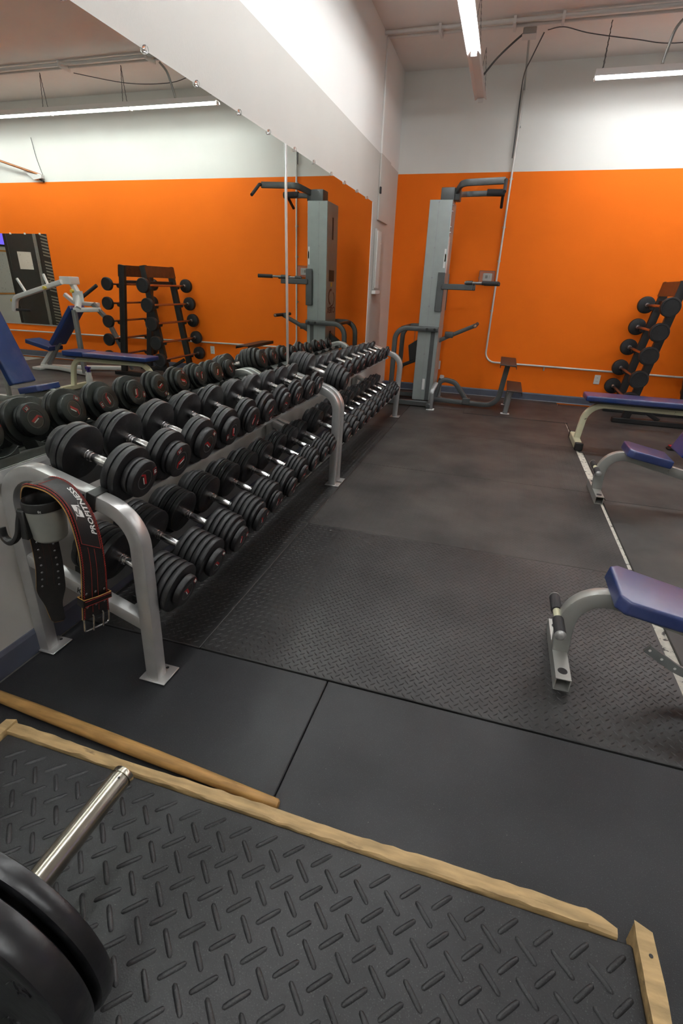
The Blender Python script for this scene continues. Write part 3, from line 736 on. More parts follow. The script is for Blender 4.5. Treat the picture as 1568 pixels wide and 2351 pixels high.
# dip station
for ys, yy in ((-1, 6.21), (1, 6.66)):
    MB(TO).bx(-.785, -.705, yy-.012, yy+.010, 1.10, 1.505).build('dip_plate', 'tower_grey', tw, bevel=.004, segs=1)
    d = MB(TO).bx(-.735, -.385, yy-.030, yy+.022, 1.332, 1.392).build('dip_arm', 'tower_grey', tw, bevel=.006, segs=1)
    MB(TO).tube([(-.47, yy-.02, 1.408), (-.395, yy-.03, 1.410)], .021, 12).build('collar', 'tower_grey', d)
    MB(TO).tube([(-.48, yy-.02, 1.408), (-.26, yy-.05*(-ys), 1.409)], .013, 10).build('dip_bar', 'silver_dark', d)
    MB(TO).tube([(-.29, yy+.05*ys, 1.409), (-.115, yy+.09*ys, 1.410)], .021, 12).build('dip_grip', 'foam_black', d)
# side hoops
for yy in (6.195, 6.690):
    P = fillet([(-.715, yy, .905), (-1.215, yy, .905), (-1.228, yy, .012)], [.14], 10)
    h = MB(TO).sweep(P, rrect(.056, .05, .012), (0, 1, 0)).build('side_hoop', 'tower_grey', tw, smooth=40)
    for x in (-.755, -.842): MB(TO).lathe([(0, .006), (.012, .005), (.015, 0), (0, 0)], (x, yy-.025, .905), (0, -1, 0), 12).build('bolt', 'black_plastic', h)
MB(TO).bx(-1.16, -1.12, 6.22, 6.665, .89, .92).build('hoop_tie', 'rack_rust', tw, bevel=.005, segs=1)
# lever with cross grip
lv = arm([(-.72, 6.42, .765), (-.60, 6.42, .825), (-.31, 6.42, .962)], .045, .05, 'tower_grey', 'lever_arm', tw, (0, 1, 0))
MB(TO).bx(-.655, -.555, 6.385, 6.455, .805, .875).build('lever_joint', 'tower_grey', lv, bevel=.012)
MB(TO).tube([(-.305, 6.175, .965), (-.305, 6.660, .965)], .020, 12).build('cross_grip', 'foam_black', lv)
MB(TO).lathe([(0, .003), (.014, .002), (.016, 0), (0, 0)], (-.305, 6.174, .965), (0, -1, 0), 12).build('grip_end', 'bar_copper', lv)
# weight plate lever behind the column, cable
MB(TO).prism([(-1.055, .50), (-.955, .55), (-.955, .78), (-1.085, .69)], 'y', 6.40, 6.46).build('guide_plate', 'machine_black', tw, bevel=.004, segs=1)
arm([(-1.20, 6.43, .42), (-.96, 6.43, .53)], .04, .05, 'machine_black', 'rear_lever', tw, (0, 1, 0))
MB(TO).lathe([(0, -.035), (.038, -.03), (.04, 0), (.038, .03), (0, .035)], (-1.165, 6.43, .43), (0, 1, 0), 16).build('pulley', 'machine_black', tw)
MB(TO).tube([(-1.02, 6.43, .90), (-1.02, 6.43, .73)], .003, 6).build('cable', 'cable_grey', tw)
# base and steps
for yy in (6.16, 6.70):
    MB(TO).bx(-1.26, -.70, yy-.028, yy+.028, .014, .074).build('base_beam', 'tower_grey', tw, bevel=.006, segs=1)
MB(TO).bx(-.745, -.695, 5.985, 6.75, .030, .085).build('base_cross', 'tower_grey', tw, bevel=.006, segs=1)
for yy in (6.03, 6.80):
    P = fillet([(-.690, yy, .018), (-.690, yy, .22), (-.66, yy+(.10 if yy < 6.4 else -.10), .30)], [.05], 6)
    f = MB(TO).sweep(P, rrect(.055, .055, .012), (1, 0, 0)).build('front_leg', 'silver_dark', tw)
    MB(TO).bx(-.735, -.645, yy-.04, yy+.04, .007, .018).build('foot_pad', 'sticker_white', f, bevel=.002, segs=1)
P = fillet([(-.690, 6.36, .08), (-.640, 6.36, .33), (-.46, 6.36, .30), (-.30, 6.36, .10)], [.08, .12], 6)
MB(TO).sweep(P, rrect(.055, .05, .01), (0, 1, 0)).build('arched_brace', 'tower_grey', tw)
P = fillet([(-.72, 6.36, .075), (.07, 6.36, .060), (.125, 6.36, .575)], [.16], 10)
sp = MB(TO).sweep(P, rrect(.06, .055, .01), (0, 1, 0)).build('step_spine', 'tower_grey', tw)
MB(TO).bx(-.345, -.255, 6.325, 6.395, .045, .125).build('spine_collar', 'tower_grey', sp, bevel=.006, segs=1)
us = MB(TO).prism([(.035, .585), (.215, .578), (.222, .540), (.215, .540), (.208, .565), (.045, .572), (.045, .545), (.036, .545)], 'y', 6.08, 6.86).build('upper_step', 'step_brown', tw, bevel=.002, segs=1)
ls = MB(TO).prism([(.150, .300), (.325, .292), (.333, .245), (.325, .245), (.316, .279), (.160, .286)], 'y', 6.10, 6.84).build('lower_step', 'step_brown', tw, bevel=.002, segs=1)
for yy in (6.20, 6.74):
    P = fillet([(.175, yy, .016), (.195, yy, .24), (.215, yy, .282)], [.06], 6)
    f = MB(TO).sweep(P, rrect(.055, .06, .012), (0, 1, 0)).build('step_leg', 'silver_dark', tw)
    MB(TO).bx(.125, .225, yy-.035, yy+.035, .007, .016).build('foot_pad', 'sticker_white', f, bevel=.002, segs=1)

# ------------------------------------------------------------------ benches
def pad(name, size, m, parent, loc, rot, bev=.014):
    o = MB().box((0, 0, 0), size).build(name, m, parent, bevel=bev, smooth=60, segs=4)
    o.location = loc; o.rotation_euler = rot; return o
def adjustable_bench(loc, label, sector=True, back=68):
    t = thing('adjustable_bench', label, 'weight bench', loc, group='silver framed adjustable benches')
    z0 = .0062
    # open square foot tube
    m = MB(); a, b, wl = .027, .024, .0035; L = .188
    def rect(x, z): return [(-x, z0+.027-z), (x, z0+.027-z), (x, z0+.027+z), (-x, z0+.027+z)]
    vs = []; fs = []
    for y in (-L, L):
        vs += [(x, y, z) for x, z in rect(a, .0265)]+[(x, y, z) for x, z in rect(a-wl, .0265-wl)]
    for j in range(4):
        k = (j+1) % 4
        fs += [(j, k, 8+k, 8+j), (4+j, 12+j, 12+k, 4+k), (j, 4+j, 4+k, k), (8+j, 8+k, 12+k, 12+j)]
    ft = m.add(vs, fs).build('foot_tube', 'bench_silver', t, smooth=0)
    for y in (-.142, .142): MB().lathe([(0, .0012), (.017, .0012), (.0175, 0), (0, 0)], (0, y, z0+.0535), (0, 0, 1), 24).build('foot_plug', 'foam_black', ft)
    P = fillet([(.002, 0, z0+.045), (-.004, 0, .165), (.012, 0, .335), (.175, 0, .312), (.62, 0, .205), (1.12, 0, .205)], [.3, .125, .3, .3], 10)
    MB().sweep(P, rrect(.062, .050, .006), (0, 1, 0)).build('spine', 'bench_silver', t, smooth=35)
    # ankle roller
    rl = MB().tube([(-.036, -.138, .205), (-.036, .138, .205)], .0145, 14).build('roller_bar', 'bench_cream', t)
    for y in (-1, 1):
        MB().lathe([(.0145, 0), (.019, .001), (.0205, .006), (.0205, .094), (.019, .099), (.0145, .1)], (-.036, y*.028, .205), (0, y, 0), 22).build('foam_sleeve', 'foam_black', rl)
        MB().lathe([(0, .012), (.006, .013), (.014, .011), (.0205, .004), (.0205, 0), (0, 0)], (-.036, y*.129, .205), (0, y, 0), 22).build('end_cap', 'silver_paint', rl)
    # seat pad, chamfered front
    poly = [(.0, -.105), (.03, -.135), (.285, -.120), (.285, .120), (.03, .135), (.0, .105)]
    s = MB().prism(poly, 'z', -.028, .028).build('seat_pad', 'vinyl_worn', t, bevel=.012, smooth=60, segs=4)
    s.location = (.116, 0, .372); s.rotation_euler = (0, R_(11), 0)
    MB().box((.15, 0, -.032), (.22, .16, .008)).build('seat_board', 'black_plastic', s, smooth=0)
    MB().tube([(.395, -.07, .325), (.395, .07, .325)], .013, 12).build('pivot', 'chrome', t)
    bk = pad('back_pad', (.86, .265, .062), 'vinyl_worn', t, (.40+.43*math.cos(R_(back))-(-.05 if back > 45 else -.015), 0, (.37 if back > 45 else .335)+.43*math.sin(R_(back))), (0, -R_(back), 0))
    MB().box((0, 0, -.037), (.70, .10, .012)).build('back_board', 'bench_silver', bk, smooth=0)
    # rear support and adjuster sector
    MB().sweep([(.645, 0, .60) if back > 45 else (.60, 0, .36), (.66, 0, .20)], rrect(.04, .03, .005), (0, 1, 0)).build('back_support', 'bench_silver', t)
    if sector:
        path = catmull([(.275, -.045, .168), (.33, -.045, .135), (.40, -.045, .098), (.50, -.045, .080), (.60, -.045, .105), (.655, -.045, .19)], 4)
        se = MB().sweep(path, [(-.017, -.006), (.017, -.006), (.017, .006), (-.017, .006)], (0, 1, 0)).build('adjuster_sector', 'machine_grey', t, smooth=0)
        for k in (1, 4, 7, 10): MB().lathe([(0, 0), (.005, 0), (.005, .001), (0, .001)], path[k]+Vector((0, -.0061, 0)), (0, -1, 0), 10).build('pin_hole', 'sticker_white', se)
        MB().bx(.62, .69, -.05, -.022, .17, .24).build('sector_lug', 'bench_silver', t, smooth=0)
    m = MB().box((1.10, 0, z0+.025), (.055, .46, .05)).build('rear_foot_tube', 'bench_silver', t, bevel=.004, segs=1)
    MB().sweep([(1.10, 0, z0+.05), (1.10, 0, .20)], rrect(.05, .05, .006), (0, 1, 0)).build('rear_post', 'bench_silver', t)
    return t
adjustable_bench((.404, 1.762, 0), 'nearest blue padded bench with black foam ankle roller, cut by the right edge', True, 14)
adjustable_bench((.822, 3.762, 0), 'middle blue padded bench with raised back between the near and the flat bench', False)
FB = (.842, 5.172, 0)
fb = thing('flat_bench', 'long flat blue bench on chipped cream legs before the barbell rack', 'weight bench', FB)
MB().bx(-.032, .032, -.235, .235, .008, .072).build('foot_tube', 'bench_cream', fb, bevel=.006, segs=1)
for y in (-.235, .235): MB().bx(-.036, .036, y-.022, y+.022, .0062, .078).build('end_cap', 'black_plastic', fb, bevel=.006, segs=1)
P = fillet([(.005, 0, .06), (.035, 0, .398), (1.15, 0, .392), (1.22, 0, .06)], [.17, .17], 10)
MB().sweep(P, rrect(.055, .050, .008), (0, 1, 0)).build('frame_tube', 'bench_cream', fb, smooth=35)
MB().bx(1.19, 1.25, -.22, .22, .008, .07).build('foot_tube', 'bench_cream', fb, bevel=.006, segs=1)
pad('long_pad', (.905, .255, .05), 'vinyl_worn', fb, (.442, 0, .4655), (0, 0, 0), .016)
pad('end_pad', (.30, .255, .062), 'vinyl_blue', fb, (1.045, 0, .468), (0, 0, 0), .016)
MB().bx(.03, 1.17, -.10, .10, .424, .4395).build('pad_board', 'black_plastic', fb, smooth=0)

# spray bottle near the flat bench
SB = (1.98, 5.36, .0062)
sb = thing('spray_bottle', 'white spray bottle with purple trigger on the floor by the flat bench', 'spray bottle', SB)
MB().lathe([(0, 0), (.038, 0), (.041, .006), (.041, .12), (.036, .15), (.018, .18), (.014, .19), (.014, .20), (0, .20)], (0, 0, 0), (0, 0, 1), 24).build('bottle', 'sticker_white', sb)
MB().lathe([(0, .198), (.017, .198), (.017, .222), (0, .222)], (0, 0, 0), (0, 0, 1), 16).build('collar', 'purple_plastic', sb)
MB().prism([(-.045, .242), (-.045, .262), (.03, .268), (.034, .235), (.012, .222), (-.012, .222), (-.015, .24)], 'y', -.013, .013).build('spray_head', 'purple_plastic', sb, bevel=.003, segs=1)
MB().prism([(-.03, .24), (-.022, .24), (-.030, .195), (-.038, .195)], 'y', -.006, .006).build('trigger', 'purple_plastic', sb)

# small black thing lying on the floor past the middle bench
fc = thing('spring_collar', 'small black collar with red end lying under the flat bench', 'collar', (1.80, 5.34, .0062))
MB().prism([(-.118, .006), (-.09, .0), (.10, .0), (.10, .036), (-.09, .032)], 'y', -.045, .045).build('body', 'iron_black', fc, bevel=.006, segs=1)
MB().prism([(-.105, .0335), (-.06, .034), (-.06, .038), (-.10, .037)], 'y', -.03, .03).build('red_end', 'logo_red', fc, smooth=0)
MB().tube([(-.03, -.02, .040), (.02, -.02, .042)], .006, 8).build('pin', 'chrome', fc)

# ------------------------------------------------------------------ barbell rack with fixed barbells
BR = (1.87, 6.66, 0)
br = thing('barbell_rack', 'black upright A frame barbell rack with rusty header before the orange wall', 'barbell rack', BR)
def legx(z, s): return 1.87+s*(.165+(1.49-z)*.145)
for yy in (6.36, 6.96):
    for s in (-1, 1):
        a = Vector((legx(1.49, s), yy, 1.49)); b = Vector((legx(.06, s), yy, .06))
        lg = MB(BR).sweep([a, b], rrect(.085, .055, .004), (0, 1, 0)).build('upright', 'rack_black', br, smooth=35)
        for z in (1.235, .99, .755, .51, .28):
            x = legx(z, s)
            MB(BR).prism([(x+s*.03, z-.045), (x+s*.085, z-.030), (x+s*.095, z+.005), (x+s*.085, z+.005), (x+s*.075, z-.014), (x+s*.03, z+.02)], 'y', yy-.02, yy+.02).build('bar_hook', 'rack_black', lg, smooth=0)
    MB(BR).bx(1.36, 2.40, yy-.035, yy+.035, .0065, .062).build('foot_beam', 'rack_black', br, bevel=.006, segs=1)
    MB(BR).sweep([(1.60, yy, .20), (1.84, yy, .062)], rrect(.045, .03, .004), (0, 1, 0)).build('brace', 'rack_black', br)
for s in (-1, 1):
    a = [(legx(1.49, s)+s*.044, 1.49), (legx(1.345, s)+s*.044, 1.345), (legx(1.345, s)+s*.050, 1.345), (legx(1.49, s)+s*.050, 1.49)]
    MB(BR).prism(a, 'y', 6.33, 6.99).build('header_plate', 'rack_rust', br, smooth=0)
    MB(BR).bx(legx(1.28, s)-.02, legx(1.28, s)+.02, 6.36, 6.96, 1.26, 1.30).build('tie_bar', 'rack_black', br, bevel=.004, segs=1)
levels = [1.235, .99, .755, .51, .28]
bb_plate = MB().lathe([(0, .0), (.082, 0), (.092, .006), (.094, .014), (.094, .050), (.090, .058), (.078, .060), (.074, .056), (0, .056)], seg=36, axis=(0, 1, 0)).mesh('weight_head', smooth=40); bb_plate.materials.append(MAT['iron_black'])
bb_plate2 = MB().lathe([(0, .0), (.074, 0), (.082, .006), (.084, .014), (.084, .046), (.080, .052), (.070, .054), (.066, .050), (0, .050)], seg=36, axis=(0, 1, 0)).mesh('weight_head', smooth=40); bb_plate2.materials.append(MAT['iron_black'])
bb_bar = MB().tube([(0, -.47, 0), (0, .47, 0)], .0145, 14).mesh('bar'); bb_bar.materials.append(MAT['bar_copper'])
bb_col = MB().lathe([(.0145, 0), (.026, 0), (.026, .02), (.021, .028), (.0145, .03)], seg=18, axis=(0, 1, 0)).mesh('collar'); bb_col.materials.append(MAT['rivet'])
for s in (-1, 1):
    for k, z in enumerate(levels):
        x = legx(z, s)+s*.086
        side = 'left' if s < 0 else 'right'
        h = ['top', 'second highest', 'middle', 'second lowest', 'lowest'][k]
        t = thing('fixed_barbell', f'fixed barbell with round heads, {h} on the {side} side of barbell rack', 'barbell', (x, 6.655, z+.012), (0, k*.7, 0), 'fixed barbells on the rack')
        link('bar', bb_bar, None, t); hm = bb_plate if s < 0 else bb_plate2
        e = .47
        for q in (1, -1):
            w_ = link('weight_head', hm, None, t); w_.location = (0, q*e, 0); w_.rotation_euler = (0, 0, 0 if q > 0 else math.pi)
            c = link('collar', bb_col, None, t); c.location = (0, q*(e+.001), 0); c.rotation_euler = (0, 0, math.pi if q > 0 else 0)

# ------------------------------------------------------------------ lifting platform
PO = (-.40, .4, 0)
pf = thing('lifting_platform', 'low lifting platform of black treaded rubber in a worn wooden frame', 'platform', PO)
PT = .046
pm = MB(PO).bx(-1.262, .474, -.9, .766, .0005, PT).build('platform_mat', 'rubber_platform', pf, bevel=.004, segs=1)
def plank(name, pts_out, pts_in, zt, seed):
    rnd = random.Random(seed); n = len(pts_out); vs = []; fs = []
    for (xo, yo), (xi, yi) in zip(pts_out, pts_in):
        j = lambda a: rnd.uniform(-a, a)
        vs += [(xo+j(.001), yo+j(.0015), .0008), (xi, yi, .0008), (xi+j(.0015), yi+j(.0022), zt-.004), (xi+j(.002), yi+j(.003)+.003, zt+j(.001)), (xo+j(.001), yo+j(.0025)-.002, zt+j(.001)), (xo, yo, zt-.004)]
    k = 6
    for i in range(n-1):
        for j in range(k): fs.append((i*k+j, i*k+(j+1) % k, (i+1)*k+(j+1) % k, (i+1)*k+j))
    fs += [tuple(range(k-1, -1, -1)), tuple((n-1)*k+q for q in range(k))]
    m = MB(PO).add(vs, fs); return m.build(name, 'wood_frame', pf, smooth=30)
xs = [-1.266+i*.03 for i in range(58)]
def yo(x):
    y = .803+.004*math.sin(x*2.1)+.0015*math.sin(x*9)
    if x > .40: y -= min(.022, (x-.40)*.45)
    return y
plank('wood_rail', [(x, yo(x)) for x in xs], [(x, .7675+.002*math.sin(x*7)) for x in xs], .056, 3)
ys = [.792-i*.03 for i in range(52)]
ws = plank('wood_rail', [(.512, .790)]+[(.512+.001*math.sin(y*9), y-.006) for y in ys[1:]], [(.478, .80)]+[(.476, y) for y in ys[1:]], .070, 5)
plank('wood_rail', [(-1.300, y) for y in [.800]+ys[1:]], [(-1.2665, y) for y in [.806]+ys[1:]], .060, 8)
for x, y, z, p in ((.498, .742, .0705, ws),):
    MB(PO).lathe([(0, .0008), (.004, .0008), (.0042, 0), (0, 0)], (x, y, z), (0, 0, 1), 10).build('nail', 'dark_slot', p)
# raised treads of the platform mat
def tread_mesh(s):
    L, wd, h, n = .0295, .0062, .0042, 4
    vs = []; fs = []; d = Vector((.7071, .7071*s, 0)); p = Vector((-d.y, d.x, 0)); k = 5
    st = [(-1, .25), (-.88, .85), (-.5, 1), (.5, 1), (.88, .85), (1, .25)]
    for u, g in st:
        for a, zz in ((-1, 0), (-.62, .8), (0, 1), (.62, .8), (1, 0)):
            vs.append(d*u*L+p*a*wd*g+Vector((0, 0, zz*h*g)))
    for i in range(len(st)-1):
        for j in range(k-1): fs.append((i*k+j, i*k+j+1, (i+1)*k+j+1, (i+1)*k+j))
    m = MB().add(vs, fs).mesh('tread_bar', smooth=80); m.materials.append(MAT['rubber_platform']); return m
TR = {1: tread_mesh(1), -1: tread_mesh(-1)}
seen = []; rest = []
for i in range(-11, 15):
    for j in range(-3, 21):
        for s, dx, dy in ((-1, 0, 0), (1, .0367, -.0378)):
            x = -.5565+i*.0733+dx; y = .6075-j*.0742+dy
            if not (-1.24 < x < .452 and -.85 < y < .744): continue
            q = project((x, y, PT)); r = 0 if (-60 < q[0] < 1620 and q[1] < 2420) else 1
            (rest if r else seen).append((q[1], x, y, s))
seen.sort(reverse=True)
rest += seen[300:]; seen = seen[:300]
for _, x, y, s in seen:
    o = link('tread_bar', TR[s], None, pm); o.location = Vector((x, y, PT-.0003))-Vector(PO)
if rest:
    vs = []; fs = []
    for _, x, y, s in rest:
        b = len(vs); me = TR[s]; vs += [v.co+Vector((x, y, PT-.0003))-Vector(PO) for v in me.vertices]; fs += [tuple(i+b for i in p.vertices) for p in me.polygons]
    o = link('tread_field', MB().add(vs, fs).mesh('tread_field', smooth=80), 'rubber_platform', pm); o['kind'] = 'stuff'

# wooden stick behind the platform
A = Vector((-1.62, .8995, .021)); Bv = Vector((-.392, .8345, .018))
A = Bv+(A-Bv)*((1.498+Bv.x)/(1.62+Bv.x)) if True else A
n = 24; rad = lambda t: .0205-.006*max(0, (t-.62)/.38)-.003*max(0, (.2-t)/.2)
st = MB(); prof = []
L = (Bv-A).length
prof = [(0, 0), (rad(0)-.002, 0)]+[(rad(i/n), .002+(L-.008)*i/n) for i in range(n+1)]+[(rad(1)*.7, L-.001), (0, L)]
o = MB(A).lathe(prof, A, (Bv-A), 20).build('wooden_stick', 'wood_stick'); o.location = A
tag(o, 'long round tapered wooden stick on the floor beside the platform edge', 'stick')

# barbell on the platform
GX, GZ = -.690, PT+.2255
bl = thing('barbell', 'olympic barbell with bare steel sleeve and black plates on the platform', 'barbell', (GX, -.3, GZ))
LO = (GX, -.3, GZ)
def blathe(prof, seg=56): return MB(LO).lathe(prof, (GX, 0, GZ), (0, 1, 0), seg)
sl = blathe([(0, .205), (.036, .205), (.036, .222), (.025, .223), (.025, .612), (.0235, .613), (.0235, .617), (.0258, .6175), (.0258, .628), (.0245, .631), (.012, .6312), (.011, .628), (0, .628)], 32).build('sleeve', 'barbell_steel', bl)
MB(LO).lathe([(0, 0), (.0028, 0), (.0028, .0006), (0, .0006)], (GX+.010, .604, GZ+.0229), (.4, 0, .916), 8).build('pin_hole', 'dark_slot', sl)
def disc(y0, y1, r, hub):
    d = y1-y0
    return [(.0255, y0), (hub, y0), (hub+.006, y0+.012), (r-.036, y0+.012), (r-.026, y0+.001), (r-.010, y0), (r-.003, y0+.003), (r, y0+.010), (r, y1-.010), (r-.003, y1-.003), (r-.010, y1),
            (r-.026, y1-.001), (r-.036, y1-.012), (hub+.006, y1-.012), (hub, y1), (.0255, y1)]
p1 = blathe(disc(.292, .326, .2245, .05), 72).build('weight_plate', 'plate_iron', bl)
p2 = blathe(disc(.228, .280, .2245, .06), 72).build('weight_plate', 'plate_iron', bl)
MB(LO).add([], []) if False else None
for a, txt in ((20, '45'), (-60, '45')):
    c = Vector((GX+.135*math.cos(R_(a)), .2395, GZ+.135*math.sin(R_(a))))
    text_obj('plate_lettering', txt, .05, 'plate_iron', p2, c-Vector(LO), (-math.sin(R_(a)) if False else 1, 0, 0), (0, 0, 1), .002, .001)
blathe([(0, -.80), (.014, -.80), (.014, .206), (0, .206)], 20).build('shaft', 'barbell_steel', bl)

# ------------------------------------------------------------------ fluorescent fixtures
def tube_mesh(m):
    me = MB().lathe([(0, 0), (.011, .001), (.013, .006), (.013, 1.164), (.011, 1.169), (0, 1.17)], seg=12).mesh('tube'); me.materials.append(MAT[m]); return me
TUBE_ON = tube_mesh('tube_light'); TUBE_OFF = tube_mesh('tube_dead')
def fixture_bodies(L):
    h = MB().prism([(-.062, .0), (-.045, .035), (-.030, .062), (.030, .062), (.045, .035), (.062, 0), (.058, 0), (.034, .018), (-.034, .018), (-.058, 0)], 'x', 0, L).mesh('housing', smooth=0)
    h.materials.append(MAT['fixture_white']); return h
def fixture(x, y, z, rotz, segs, label, group=None, lit=None, tubes=1, chains=True):
    L = 1.195*segs; t = thing('fluorescent_fixture', label, 'ceiling light', (x, y, z), (0, 0, rotz), group)
    link('housing', fixture_bodies(L), None, t)
    for k in range(segs):
        on = lit is None or lit[k]
        for q in ([0] if tubes == 1 else [-.028, .028]):
            if on or tubes == 2:
                o = link('tube', TUBE_ON if on else TUBE_OFF, None, t); o.location = (k*1.195+.0125, q, -.002)
        for e in (.006, 1.189):
            MB().box((k*1.195+e, 0, -.002), (.011, .05 if tubes == 1 else .09, .034)).build('lamp_holder', 'fixture_white', t, smooth=0)
    if chains:
        for e in ([.06, L-.06] if segs < 3 else [1.2*i+.06 for i in range(segs+1) if 1.2*i+.06 < L]+[L-.06]):
            top = ZC-z-.004; lk = MB()
            for d in (-.04, .04):
                n = int((top-.062)/.022); a = Vector((e, d, .062)); b = Vector((e, 0, top))
                for i in range(n):
                    p = a.lerp(b, i/n); q = a.lerp(b, (i+1)/n); o_ = Vector((.004, 0, 0)) if i % 2 else Vector((0, .004, 0))
                    lk.tube([p-o_, q-o_*.2, q+o_, p+o_*.2], .0014, 4, closed=True)
            lk.build('hanging_chain', 'cable_grey', t, smooth=0)
    return t
RZ = math.pi/2
fixture(-.600, 6.835-1.195*5, 3.20, RZ, 5, 'fluorescent strip over the dumbbell racks with its far tube missing', None, [1, 1, 1, 1, 0])
fixture(.470, 6.42, 3.205, 0, 6, 'long row of fluorescent tubes along the orange wall', None)
fixture(-.600, -3.4, 3.20, RZ, 3, 'fluorescent strip behind the camera in line with the platform', None)
fixture(1.35, 3.55, 3.20, 0, 2, 'fluorescent row hung over the middle bench out of the frame', None, None)
fixture(.60, -.40, 3.20, 0, 2, 'fluorescent row hung above and behind the camera', None)

# ceiling pipes, junction box, cables
t = thing('ceiling_conduit', 'pair of painted conduits along the ceiling to the junction box', 'conduit', (0, 6.25, 3.58))
for y, z, r in ((6.19, 3.600, .017), (6.31, 3.604, .013)):
    MB((0, 6.25, 3.58)).tube([(X0+.002, y, z), (8.9, y, z)], r, 12).build('pipe', 'ceiling_pipe', t)
for x in (-1.0, -.32, .1, 1.2, 2.4, 3.6): MB((0, 6.25, 3.58)).bx(x-.012, x+.012, 6.16, 6.335, 3.566, 3.624).build('pipe_strap', 'ceiling_pipe', t, smooth=0)
jb = thing('junction_box', 'square metal junction box on the ceiling conduits', 'junction box', (-.18, 6.36, 3.56))
MB().box((0, 0, 0), (.12, .12, .05)).build('box_body', 'conduit_steel', jb, bevel=.005, segs=1)
MB().box((0, 0, -.028), (.13, .13, .006)).build('cover', 'fixture_white', jb, bevel=.002, segs=1)
def cable(name, pts, r, m, label, cat, n=8):
    p = catmull(pts, n); o = MB(p[0]).tube(p, r, 8).build(name, m); o.location = p[0]; tag(o, label, cat); return o
cable('armoured_cable', [(-.24, 6.36, 3.555), (-.33, 6.36, 3.49), (-.45, 6.38, 3.40), (-.55, 6.40, 3.30), (-.575, 6.40, 3.265)], .009, 'cable_grey', 'dark armoured cable dropping from the junction box to the strip light', 'cable')
cable('flexible_conduit', [(1.13, 6.32, 3.58), (1.06, 6.34, 3.50), (1.04, 6.38, 3.40), (1.03, 6.42, 3.30), (1.03, 6.42, 3.27)], .013, 'conduit_steel', 'grey ribbed flexible conduit feeding the light row by the wall', 'conduit')
cable('hanging_wire', [(-.02, 6.36, 3.57), (.12, 6.30, 3.56), (.35, 6.30, 3.50), (.75, 6.36, 3.45), (1.1, 6.42, 3.42), (1.7, 6.45, 3.46), (2.4, 6.4, 3.58)], .004, 'cable_grey', 'thin loose wire sagging under the ceiling from the junction box', 'wire', 10)
cable('loose_cable', [(-.05, 6.38, 3.56), (-.13, 6.60, 3.46), (-.19, 6.95, 3.44), (-.205, 7.235, 3.35), (-.20, 7.232, 3.1), (-.196, 7.23, 2.75)], .006, 'cable_grey', 'dark cable following the wall conduit down from the ceiling', 'cable', 8)
# wall conduit
cd = thing('wall_conduit', 'white conduit running down the orange wall and along above the baseboard', 'conduit', (-.17, 7.24, .5))
CDO = (-.17, 7.24, .5)
MB(CDO).tube([(-.18, 6.36, 3.56), (-.178, 6.6, 3.50), (-.176, 7.10, 3.42), (-.176, 7.236, 3.38), (-.176, 7.238, 3.2)], .010, 10).build('upper_bend', 'conduit_steel', cd)
P = fillet([(-.176, 7.238, 3.38), (-.168, 7.238, .462), (8.5, 7.238, .395)], [.13], 10)
MB(CDO).tube(P, .0125, 12).build('pipe', 'conduit', cd)
for z in (3.05, 2.55, 2.05, 1.68, 1.1): MB(CDO).bx(-.192, -.152, 7.243, 7.2595, z-.008, z+.008).build('pipe_clip', 'conduit_steel', cd, smooth=0)
for x in (.6, 1.8, 3.0, 4.2): MB(CDO).bx(x-.008, x+.008, 7.243, 7.2595, .40, .46).build('pipe_clip', 'conduit_steel', cd, smooth=0)
# outlets
def outlet(x, z, label):
    t = thing('wall_outlet', label, 'outlet', (x, Y1, z), group='ivory outlets on the orange wall')
    MB().bx(-.036, .036, -.007, -.0005, -.058, .058).build('cover_plate', 'outlet_ivory', t, bevel=.003, segs=1)
    for dz in (.022, -.022):
        s = MB().bx(-.016, .016, -.009, -.0066, dz-.014, dz+.014).build('socket', 'outlet_ivory', t, bevel=.002, segs=1)
        for dx in (-.006, .006): MB().bx(dx-.0012, dx+.0012, -.0095, -.0088, dz-.005, dz+.006).build('slot', 'dark_slot', s, smooth=0)
outlet(-.792, .372, 'ivory wall outlet just right of the tower column')
outlet(1.266, .338, 'ivory wall outlet under the conduit left of the barbell rack')
# thermostat with clear guard
th = thing('thermostat', 'white thermostat in a clear guard box beside the wall conduit', 'thermostat', (-.285, Y1, 1.495))
MB().bx(-.060, .055, -.026, -.001, -.045, .045).build('body', 'outlet_ivory', th, bevel=.012)
MB().bx(-.030, .0, -.028, -.0262, -.015, .020).build('display', 'slat_grey', th, smooth=0)
for dz in (.012, -.006): MB().bx(.018, .026, -.028, -.0262, dz-.004, dz+.004).build('button', 'slat_grey', th, smooth=0)
g = MB()
for a in ((-.105, .085, -.062, -.059, -.072, .072), (-.105, -.102, -.059, -.001, -.072, .072), (.082, .085, -.059, -.001, -.072, .072), (-.102, .082, -.059, -.001, .069, .072), (-.102, .082, -.059, -.001, -.072, -.069)): g.bx(*a)
g.build('clear_guard', 'clear_plastic', th, smooth=0)
MB().lathe([(0, .008), (.009, .007), (.010, 0), (0, 0)], (-.104, -.03, -.01), (-1, 0, 0), 12).build('lock', 'rivet', th)

